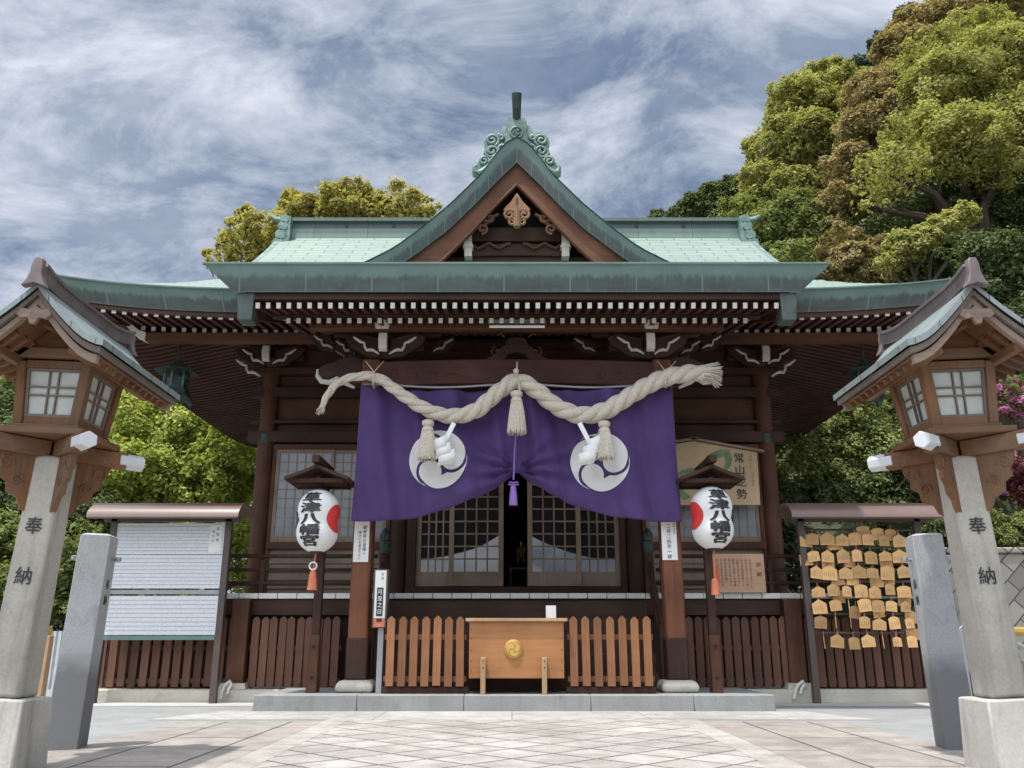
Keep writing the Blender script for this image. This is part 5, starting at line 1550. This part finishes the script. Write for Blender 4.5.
# small hoses at the veranda posts
for px_, lab in ((224, 'loop of white hose at the veranda post beside the name board'), (797, 'loop of white hose at the veranda post beside the plaque rack')):
    mb = MB(); P = [at(px_+a, 690+b, 13.42) for a, b in ((-3, 9), (-2, 2), (1, -5), (6, -9), (8, -6), (5, -2), (3, 4))]
    for p in P: p.z = max(p.z, .03)
    mb.tube(P, .022, 8); tag(mb.build('white_hose', M_WHITE, None, org=P[0]), lab, 'hose', 'white hose loops')

# ------------------------------------------------------------------ edges of the court
def rail_fence(pts, y, label):
    o_ = thing('bamboo_rail', label, 'rail', (pts[0], y, 0), 'low rails with yellow bamboo caps')
    mb = MB(); mb.tube([(pts[0], y, .98), (pts[1], y+1.5, .98)], .055, 10); mb.build('bamboo_cap', M_BAMB, o_)
    for t in (0, .5, 1):
        X = pts[0]+(pts[1]-pts[0])*t; yy = y+1.5*t
        mb = MB(); mb.box(X-.05, X+.05, yy-.05, yy+.05, 0, .93); mb.build('post', W_PALE if pts[0] < 0 else W_PICK, o_, bevel=.008)
M_BAMB = plain('yellow_bamboo', (.42, .27, .06), .5, .2, 8)
a = at(41, 680, 9.6)
rail_fence((a.x, a.x-3.0), 9.6, 'low rail with yellow cap and tan posts behind the lantern beside the name board')
a = at(1010, 660, 10.5)
rail_fence((a.x, a.x+3.0), 10.5, 'low rail with yellow cap and dark posts behind the lantern beside the plaque rack')
for px_, py0, lab in ((52, 615, 'name board'), (962, 640, 'plaque rack')):
    sg = -1 if px_ < 500 else 1
    p = at(px_, py0, 10.6 if sg < 0 else 9.6)
    hr = thing('metal_handrail', f'thin grey metal handrail sloping away beside the {lab}', 'handrail', (p.x, p.y, 0), 'grey metal handrails')
    mb = MB(); mb.tube([(p.x, p.y, 0), (p.x, p.y, 1.0), (p.x+sg*.08, p.y, 1.08), (p.x+sg*1.2, p.y, .55), (p.x+sg*1.2, p.y, 0)], .025, 8); mb.build('rail', M_GREYMET, hr)
    mb = MB(); mb.prism([(p.x+sg*.04, .12), (p.x+sg*.04, .55), (p.x+sg*.55, .15), (p.x+sg*.55, .05)], p.y+.02, p.y+.06); mb.build('dark_panel', M_STEEL, hr)
mb = MB()
p = at(62, 650, 17)
for i in range(40): mb.tube([(p.x-4+i*.11, 17+.02*(i % 2), 0), (p.x-4+i*.11, 17+.02*(i % 2), 1.05)], .06, 6)
tag(mb.build('corrugated_fence', plain('pale_corrugated', (.42, .44, .45), .5), None, org=(p.x, 17, 0)), 'pale corrugated sheet fence behind the name board', 'fence')

# retaining wall with diagonal stones, slope and hill
def diag_stone():
    m, nt, bs, L = mat('diagonal_stone_wall')
    co = nd(nt, 'ShaderNodeTexCoord').outputs['Object']
    mp = nd(nt, 'ShaderNodeMapping'); L(co, mp.inputs[0]); mp.inputs['Rotation'].default_value = (R(90), 0, 0)
    mp2 = nd(nt, 'ShaderNodeMapping'); L(mp.outputs[0], mp2.inputs[0]); mp2.inputs['Rotation'].default_value = (0, 0, R(45))
    br = nd(nt, 'ShaderNodeTexBrick'); L(mp2.outputs[0], br.inputs['Vector'])
    br.inputs['Scale'].default_value = 1; br.inputs['Brick Width'].default_value = .42; br.inputs['Row Height'].default_value = .30; br.inputs['Mortar Size'].default_value = .014
    br.inputs['Color1'].default_value = (.29, .27, .23, 1); br.inputs['Color2'].default_value = (.17, .16, .145, 1); br.inputs['Mortar'].default_value = (.07, .065, .06, 1)
    n = noise(nt, co, .8, 4, .6)
    c = mixc(nt, ramp(nt, n, [(.52, (0,0,0)), (.58, (1,1,1))]), br.outputs['Color'], (.13, .12, .11))
    L(c, bs.inputs['Base Color']); bs.inputs['Roughness'].default_value = .9
    bump(nt, bs, br.outputs['Fac'], -.8, .04)
    return m
mb = MB(); mb.box(8.0, 30, 17.0, 17.6, 0, 2.5); mb.box(7.95, 30, 16.95, 17.65, 2.502, 2.62)
tag(mb.build('retaining_wall', diag_stone(), None, bevel=.03, org=(8, 17, 0)), 'weathered retaining wall of diagonally laid stones below the planted slope', 'wall')
def hill_z(x, y):
    t = (x-8.0) + .33*(y-17.5)
    front = min(1, max(0, (y-17.6)/6))
    return 2.45*min(1, max(0, (t)/1.0)) + max(0, t-1.0)*.82*front + .4*math.sin(x*.4+y*.3)*min(1, max(0, t/4))
mb = MB()
mb.grid(lambda x, y: (x, y, hill_z(x, y)-.02 if x > 8.1 or y > 22 else -.05), np.linspace(7.6, 75, 50), np.linspace(17.6, 110, 60))
M_HILL = plain('hillside_grass', (.026, .034, .013), .95, .5, 1.2, bmp=.6, c2=(.055, .065, .024))
struct(mb.build('hillside', M_HILL, ang=180))

# ------------------------------------------------------------------ trees
BARK = plain('bark', (.07, .052, .04), .9, .35, 8, bmp=.6)
FOL = {
 'maple': leaf_mat('fresh_maple_leaves', (.17, .21, .045), (.39, .44, .11), (.55, .59, .20), .46),
 'olive': leaf_mat('olive_spring_leaves', (.24, .225, .07), (.44, .40, .14), (.60, .54, .22), .46),
 'camphor': leaf_mat('camphor_leaves', (.165, .18, .058), (.37, .375, .135), (.56, .54, .235), .44),
 'chinquapin': leaf_mat('chinquapin_bloom', (.18, .165, .065), (.39, .315, .16), (.60, .48, .29), .36),
 'dark': leaf_mat('evergreen_leaves', (.050, .068, .032), (.115, .145, .065), (.21, .25, .105), .28),
 'green': leaf_mat('broad_leaves', (.095, .12, .044), (.21, .245, .09), (.36, .39, .155), .40),
 'cedar': leaf_mat('cedar_needles', (.035, .06, .042), (.07, .11, .075), (.12, .17, .11), .15),
 'pink': leaf_mat('azalea_blossom', (.36, .12, .24), (.52, .20, .36), (.66, .36, .50), .3),
 'russet': leaf_mat('russet_leaves', (.07, .026, .024), (.16, .055, .045), (.24, .10, .07), .3),
}
def foliage(name, clumps, n, size, m, parent=None, sub=46, droop=.25, hollow=.72, flat=.92, tint0=0, dens=.26):
    """many small leaf faces gathered in tufts on the shells of the given clumps (x,y,z,rx,ry,rz)"""
    C = np.array(clumps, float); n = int(n*2.1); size = size*.64
    vol = (C[:, 3]*C[:, 4]*C[:, 5])**(2/3); pr_ = vol/vol.sum()
    # tufts: rounded puffs on the outside of every clump, a sparser filling inside
    nt_ = max(sub*len(C), 8)
    ci = rng.choice(len(C), nt_, p=pr_)
    d = rng.normal(size=(nt_, 3)); d /= np.linalg.norm(d, axis=1)[:, None]
    d[:, 2] = np.where(d[:, 2] < -.45, -d[:, 2]*.7, d[:, 2])
    rr = hollow + (1-hollow)*rng.random(nt_)**.5
    tc_ = C[ci, :3] + d*C[ci, 3:]*rr[:, None]
    tr = dens*np.cbrt(C[ci, 3]*C[ci, 4]*C[ci, 5])*rng.uniform(.5, 1.45, nt_)
    tt = rng.normal(0, .13, nt_)
    li = rng.choice(nt_, n, p=(tr**2)/(tr**2).sum())
    e = rng.normal(size=(n, 3)) + d[li]*.7; e /= np.linalg.norm(e, axis=1)[:, None]
    rad_ = rng.random(n)**.40
    rad_ *= np.where(rng.random(n) < .12, 1.35, 1.0)
    P = tc_[li] + e*(tr[li]*rad_)[:, None]*np.array([1, 1, flat])
    core = rng.random(n) < .22
    q = rng.normal(size=(n, 3)); q /= np.linalg.norm(q, axis=1)[:, None]
    cc = ci[li]
    P = np.where(core[:, None], C[cc, :3] + q*C[cc, 3:]*(.92*rng.random(n)**.35)[:, None], P)
    nrm = e*.55 + d[li]*.25 + rng.normal(size=(n, 3))*.40 + np.array([0, 0, .55])
    nrm /= np.linalg.norm(nrm, axis=1)[:, None]
    a = np.cross(nrm, rng.normal(size=(n, 3))); a /= np.linalg.norm(a, axis=1)[:, None]
    b = np.cross(nrm, a)
    s_ = (size*rng.uniform(.6, 1.35, n)*np.where(core, 1.25, 1))[:, None]
    V = np.stack([P-a*s_*.5, P+b*s_*.30-nrm*s_*droop*.3, P+a*s_*.55-nrm*s_*droop, P-b*s_*.30-nrm*s_*droop*.3], 1).reshape(-1, 3)
    o0 = wloc(parent) if parent else Vector(C[0, :3])
    V -= np.array(o0)
    me = bpy.data.meshes.new(name)
    me.vertices.add(n*4); me.vertices.foreach_set('co', V.ravel())
    me.loops.add(n*4); me.loops.foreach_set('vertex_index', np.arange(n*4, dtype=np.int32))
    me.polygons.add(n); me.polygons.foreach_set('loop_start', np.arange(0, n*4, 4, dtype=np.int32))
    try: me.polygons.foreach_set('loop_total', np.full(n, 4, dtype=np.int32))
    except Exception: pass
    me.update()
    at_ = me.attributes.new('tint', 'FLOAT', 'FACE')
    tv = np.clip(.46 + tint0 + tt[li] + rng.normal(0, .13, n), 0, 1)
    at_.data.foreach_set('value', tv.astype(np.float32))
    me.materials.append(m)
    o_ = bpy.data.objects.new(name, me); COL.objects.link(o_)
    if parent: o_.parent = parent
    else: o_.location = o0
    return o_
def limb(mb, p0, p1, r0, r1, wob=.12, n=8):
    p0, p1 = Vector(p0), Vector(p1); L_ = (p1-p0).length; pts = []
    ph = random.uniform(0, 6); ph2 = random.uniform(0, 6)
    for i in range(n):
        t = i/(n-1); q = p0.lerp(p1, t); e = math.sin(t*math.pi)
        pts.append(q+Vector((math.sin(t*5+ph), math.cos(t*4+ph2), .6*t*(1-t)*4))*wob*L_*.35*e)
    mb.tube(pts, [r0+(r1-r0)*i/(n-1) for i in range(n)], 7)
    return pts
def tree(label, kind, Y, clumps, n, size, base=None, trunk=.3, name='broadleaf_tree', group=None, **kw):
    """clumps given as (px, py, radius px, depth offset[, vertical squash])"""
    L = []
    for c in clumps:
        q = at(c[0], c[1], Y+c[3]); d = (q.y*math.cos(R(PITCH))+(q.z-CAMZ)*math.sin(R(PITCH)))
        r = c[2]/FPX*d; sq = c[4] if len(c) > 4 else .85
        L.append((q.x, q.y, q.z, r, r*.9, r*sq))
    mx = sum(c[0] for c in L)/len(L); my = sum(c[1] for c in L)/len(L)
    if base is None: base = (mx, my)
    bx_, by_ = base
    bz = hill_z(bx_, by_) if bx_ > 8 and by_ > 17 else 0
    o_ = thing(name, label, 'tree', (bx_, by_, bz), group)
    foliage('crown', L, n, size, FOL[kind], o_, **kw)
    mb = MB(); low = min(c[2] for c in L)
    fork = Vector((bx_*.6+mx*.4, by_*.6+my*.4, bz+(low-bz)*.75))
    limb(mb, (bx_, by_, bz-.3), fork, trunk, trunk*.7, .08)
    for c in L:
        pts = limb(mb, fork, c[:3], trunk*.55, trunk*.12, .2, 9)
        for k in range(3):
            q = pts[random.randint(4, 7)]; e = Vector((random.uniform(-1, 1)*c[3], random.uniform(-1, 1)*c[4], random.uniform(-.1, .9)*c[5]))*.8
            limb(mb, q, q+e, trunk*.16, trunk*.04, .2, 6)
    mb.build('trunk', BARK, o_)
    return o_
gl = 'trees beside and behind the shrine'
gr = 'trees on the wooded hillside'
# behind the ridge and to its west
tree('tall olive green tree with loose crown rising behind the roof ridge', 'olive', 30, [(350, 212, 38, 0), (300, 222, 36, 1), (400, 222, 40, 0), (255, 240, 38, 0), (228, 262, 26, 0), (330, 190, 16, 0, 1), (425, 208, 18, 1), (285, 255, 40, 2), (240, 300, 34, 0)], 17000, .26, (-6.5, 30), .42, group=gl, hollow=.35, sub=20, dens=.24)
tree('bright yellow green maple spreading under the eave behind the name board', 'maple', 23, [(200, 400, 44, 1), (160, 430, 48, 0), (222, 455, 46, 0), (130, 470, 44, -1), (190, 490, 52, 0), (240, 500, 36, 1), (120, 385, 34, 2), (160, 360, 28, 3), (235, 440, 30, -1), (110, 520, 36, 0)], 30000, .19, (-9.5, 23.5), .26, group=gl)
tree('dark evergreen tree standing behind the concrete post near the name board', 'dark', 21, [(25, 470, 60, 1), (75, 520, 46, 0), (20, 540, 60, 0), (70, 580, 48, 0), (20, 420, 44, 2), (95, 560, 34, 0)], 24000, .19, (-12, 21), .3, group=gl)
tree('mid green broadleaf tree filling the gap left of the name board', 'green', 18.5, [(70, 545, 30, 0), (50, 590, 38, 0), (85, 610, 30, 0), (20, 600, 40, 0), (-10, 560, 50, 1)], 12000, .15, (-9.8, 18.6), .16, group=gl)
tree('pale green tree far behind the lantern head near the name board', 'camphor', 27, [(15, 395, 40, 0), (-30, 430, 60, 0), (60, 410, 30, 3), (100, 420, 40, 4)], 12000, .22, (-16, 27.5), .3, group=gl)
tree('low green tree behind the canopy of the name board', 'maple', 20.5, [(230, 545, 28, 0), (200, 540, 30, 0), (150, 560, 36, 0), (240, 580, 24, 0), (110, 600, 36, 0), (180, 590, 40, 0)], 12000, .15, (-7.5, 20.6), .14, group=gl, tint0=-.12)
tree('dense mid green tree filling the far background behind the maple', 'green', 36, [(60, 470, 60, 0), (140, 440, 60, 0), (220, 470, 60, 0), (100, 540, 70, 0), (200, 550, 70, 0), (20, 540, 70, 0), (260, 520, 50, 0), (150, 600, 60, 0), (60, 610, 60, 0), (240, 600, 50, 0)], 26000, .30, (-17, 36.5), .35, group=gl, tint0=-.08)
tree('low dark evergreen shrub tree behind the veranda end near the plaque rack', 'dark', 19.0, [(800, 560, 24, 0), (785, 540, 26, 0), (795, 590, 24, 0), (815, 580, 24, 0), (780, 500, 26, 1), (835, 560, 26, 0), (870, 560, 24, 0), (900, 560, 24, 0)], 9000, .13, (6.6, 19.1), .1, group=gr, tint0=.08)
tree('dark clipped evergreen low behind the pale corrugated fence', 'dark', 19.2, [(75, 600, 34, 0), (110, 620, 28, 0), (40, 625, 34, 0), (0, 620, 44, 0), (130, 640, 24, 0), (-40, 600, 50, 0)], 14000, .13, (-10.5, 19.3), .12, group=gl, tint0=.05)
# hillside
tree('tall yellow green camphor with rounded crown at the edge of the hillside', 'camphor', 37, [(800, 110, 36, 0), (830, 85, 30, 1), (780, 145, 32, 0), (815, 150, 40, -1), (765, 180, 30, 0), (800, 195, 36, -1), (845, 120, 34, 0), (750, 205, 22, 0), (840, 190, 34, 0)], 26000, .30, (13.5, 37.5), .4, group=gr, tint0=-.02)
tree('broad tree covered in tan brown bloom in the middle of the hillside', 'chinquapin', 33, [(905, 60, 34, 1), (880, 95, 36, 0), (925, 30, 32, 2), (870, 130, 34, 0), (850, 170, 30, 0), (840, 205, 26, 0), (900, 120, 34, -1), (960, 12, 30, 2), (875, 190, 30, 0), (1000, 0, 30, 2), (830, 235, 22, 0)], 34000, .24, (15.5, 33.5), .4, group=gr)
tree('large bright green camphor with layered boughs above the lantern near the plaque rack', 'camphor', 28.5, [(955, 95, 50, 1), (1000, 75, 46, 1), (925, 140, 40, 0), (890, 175, 34, -1), (960, 150, 46, -1), (1015, 130, 46, 0), (870, 205, 22, -1), (930, 60, 34, 2), (975, 40, 36, 2), (1040, 60, 50, 1), (1000, 170, 30, -1)], 36000, .22, (17.5, 29.5), .5, group=gr, tint0=.04)
tree('shaded dark tree with bare lower boughs under the large bright camphor', 'dark', 30, [(960, 215, 44, 0), (1010, 210, 44, 0), (910, 225, 34, 0), (1000, 260, 46, 0), (940, 255, 36, 1), (1040, 230, 40, 0)], 18000, .22, (17.5, 30.5), .35, group=gr)
tree('pale yellow green young tree just above the lantern roof', 'camphor', 23, [(905, 248, 20, 0), (925, 240, 16, 0), (945, 228, 18, 0), (965, 215, 16, 0), (890, 262, 14, 0)], 7000, .16, (11.6, 23.4), .14, group=gr, tint0=.12)
tree('brownish flowering tree behind the end of the main eave', 'chinquapin', 27, [(855, 262, 24, 0), (875, 275, 22, 0), (840, 245, 22, 1), (880, 250, 20, 1), (830, 275, 18, 0)], 9000, .2, (12.4, 27), .2, group=gr, tint0=-.1)
tree('mid green tree between the roof ridge end and the brown bloom', 'green', 34, [(795, 225, 34, 0), (770, 235, 30, 0), (820, 245, 34, 0), (745, 215, 26, 2), (790, 265, 34, -2), (840, 285, 30, -3), (900, 275, 34, -1), (930, 270, 30, -2)], 16000, .26, (11.5, 34.5), .3, group=gr, tint0=.08)
tree('small dark round topped tree low on the skyline beyond the roof ridge', 'dark', 50, [(715, 200, 20, 0), (700, 210, 20, 0), (735, 192, 20, 0), (680, 216, 14, 0), (660, 220, 12, 2), (745, 205, 22, 0), (725, 225, 26, 0)], 14000, .34, (12.5, 50.5), .3, group=gr, tint0=.22)
tree('dark blue green cedar tips rising above the tan bloom on the skyline', 'cedar', 42, [(905, 25, 14, 0, 1.2), (885, 50, 16, 0, 1.3), (865, 72, 16, 0, 1.2), (915, 12, 8, 0, 1.5), (895, 70, 24, 0)], 9000, .26, (18.5, 42.5), .3, 'cedar_tree', group=gr)
tree('dark green tree behind the lantern roof at the picture edge', 'dark', 21, [(1000, 270, 40, 0), (1030, 300, 44, 0), (985, 300, 30, 0), (1010, 340, 44, 0), (960, 250, 22, 1), (1000, 375, 36, 0)], 16000, .17, (12.8, 21), .25, group=gr, tint0=.05)
tree('fresh green bushy tree beside the hall corner pillar', 'green', 20.5, [(790, 455, 24, 1), (792, 425, 20, 1.5), (815, 440, 34, 0), (850, 420, 36, 0), (800, 480, 30, 0), (870, 460, 40, 0), (840, 490, 36, 0), (885, 410, 30, 1), (905, 470, 36, 0), (830, 400, 26, 2)], 22000, .14, (9.1, 20.6), .16, group=gr, tint0=.12)
tree('russet tinged shrub tree above the plaque rack', 'chinquapin', 22, [(870, 405, 26, 0), (905, 430, 30, 0), (880, 440, 22, -1), (920, 400, 30, 0)], 7000, .14, (10.2, 22), .12, group=gr, tint0=-.16)
tree('dark leafy tree between plaque rack and lantern post', 'dark', 19.5, [(880, 500, 34, 0), (920, 470, 36, 0), (830, 505, 26, 0), (940, 430, 40, 1), (910, 500, 26, 0), (960, 470, 34, 0)], 14000, .14, (10.4, 19.6), .14, group=gr, tint0=.02)
tree('dense evergreen tree far up the hillside at the skyline corner', 'green', 40, [(1000, 30, 60, 0), (1050, 60, 60, 0), (960, 90, 60, 2), (900, 150, 60, 2), (860, 220, 60, 0), (1000, 150, 70, 0)], 22000, .34, (22, 42), .4, group=gr, tint0=-.05)
# azalea and bank plants
def bush(label, kind, Y, clumps, n, size, name='shrub', flowers=None, group=None, **kw):
    L = []
    for c in clumps:
        q = at(c[0], c[1], Y+c[3]); d = (q.y*math.cos(R(PITCH))+(q.z-CAMZ)*math.sin(R(PITCH))); r = c[2]/FPX*d
        L.append((q.x, q.y, q.z, r, r, r*.85))
    o_ = thing(name, label, 'shrub', (L[0][0], L[0][1], hill_z(L[0][0], L[0][1]) if L[0][1] > 17.6 else 0), group)
    foliage('leaves', L, n, size, FOL[kind], o_, **kw)
    if flowers: foliage('blossoms', L, flowers, size*1.1, FOL['pink'], o_, hollow=.85, sub=14)
    mb = MB(); b0 = o_.location
    for c in L: limb(mb, b0+Vector((0, 0, -.1)), c[:3], .05, .015, .15, 7)
    mb.build('stems', BARK, o_)
bush('tall azalea covered in pink blossom behind the lantern head', 'green', 19, [(1003, 392, 15, 0), (1014, 408, 16, 0), (1000, 410, 12, 0), (1012, 382, 10, 0)], 2500, .08, 'azalea', 2200, 'azaleas on the bank')
bush('low azalea with dull pink blossom on the bank beside the lantern post', 'russet', 18.6, [(1008, 470, 20, 0), (990, 480, 18, 0), (1020, 490, 18, 0)], 3500, .09, 'azalea', 1200, 'azaleas on the bank')
bush('bright green low shrub on the bank above the retaining wall', 'green', 18.4, [(1000, 540, 18, 0), (1020, 530, 20, 0), (985, 520, 16, 0), (960, 540, 14, 0), (1040, 545, 20, 0)], 5000, .09, group='low shrubs on the bank', tint0=.15)
bush('dark green low shrub at the end of the retaining wall', 'dark', 18.2, [(950, 545, 16, 0), (935, 530, 20, 0), (925, 550, 16, 0)], 4000, .09, group='low shrubs on the bank', tint0=.1)
# tufts of grass on the bank
foliage('bank_grass', [(x, 18.3+.5*(x % 2), hill_z(x, 18.4)+.02, .9, .6, .12) for x in np.linspace(8.6, 15, 10)], 5000, .11, FOL['green'], None, flat=.4)['kind'] = 'stuff'

uc = []
for i in range(260):
    x, y = random.uniform(9.5, 36), random.uniform(19.5, 48)
    uc.append((x, y, hill_z(x, y)+.25, 1.3, 1.3, .75))
foliage('hillside_undergrowth', uc, 26000, .30, FOL['green'], None, sub=5, tint0=-.12, dens=.5)['kind'] = 'stuff'

# pale marquee across the court, mirrored in the door glazing
mq = thing('marquee', 'white gabled marquee across the court mirrored in the dark door glass', 'tent', (0, -26, 0))
mb = MB()
mb.add([(-5.2, -26, 3.0), (5.2, -26, 3.0), (5.2, -31, 3.0), (-5.2, -31, 3.0), (0, -28.5, 6.7), (-5.2, -26, 2.3), (5.2, -26, 2.3), (5.2, -31, 2.3), (-5.2, -31, 2.3)], [(0, 1, 4), (1, 2, 4), (2, 3, 4), (3, 0, 4), (0, 5, 6, 1), (1, 6, 7, 2), (2, 7, 8, 3), (3, 8, 5, 0)]); mb.build('canvas', plain('marquee_canvas', (.8, .8, .8), .7, .03, bmp=0), mq)
for s in (-1, 1):
    for y in (-26.1, -30.9): 
        mb = MB(); mb.box(s*4.5-.05, s*4.5+.05, y-.05, y+.05, 0, 2.6); mb.build('pole', M_GREYMET, mq)
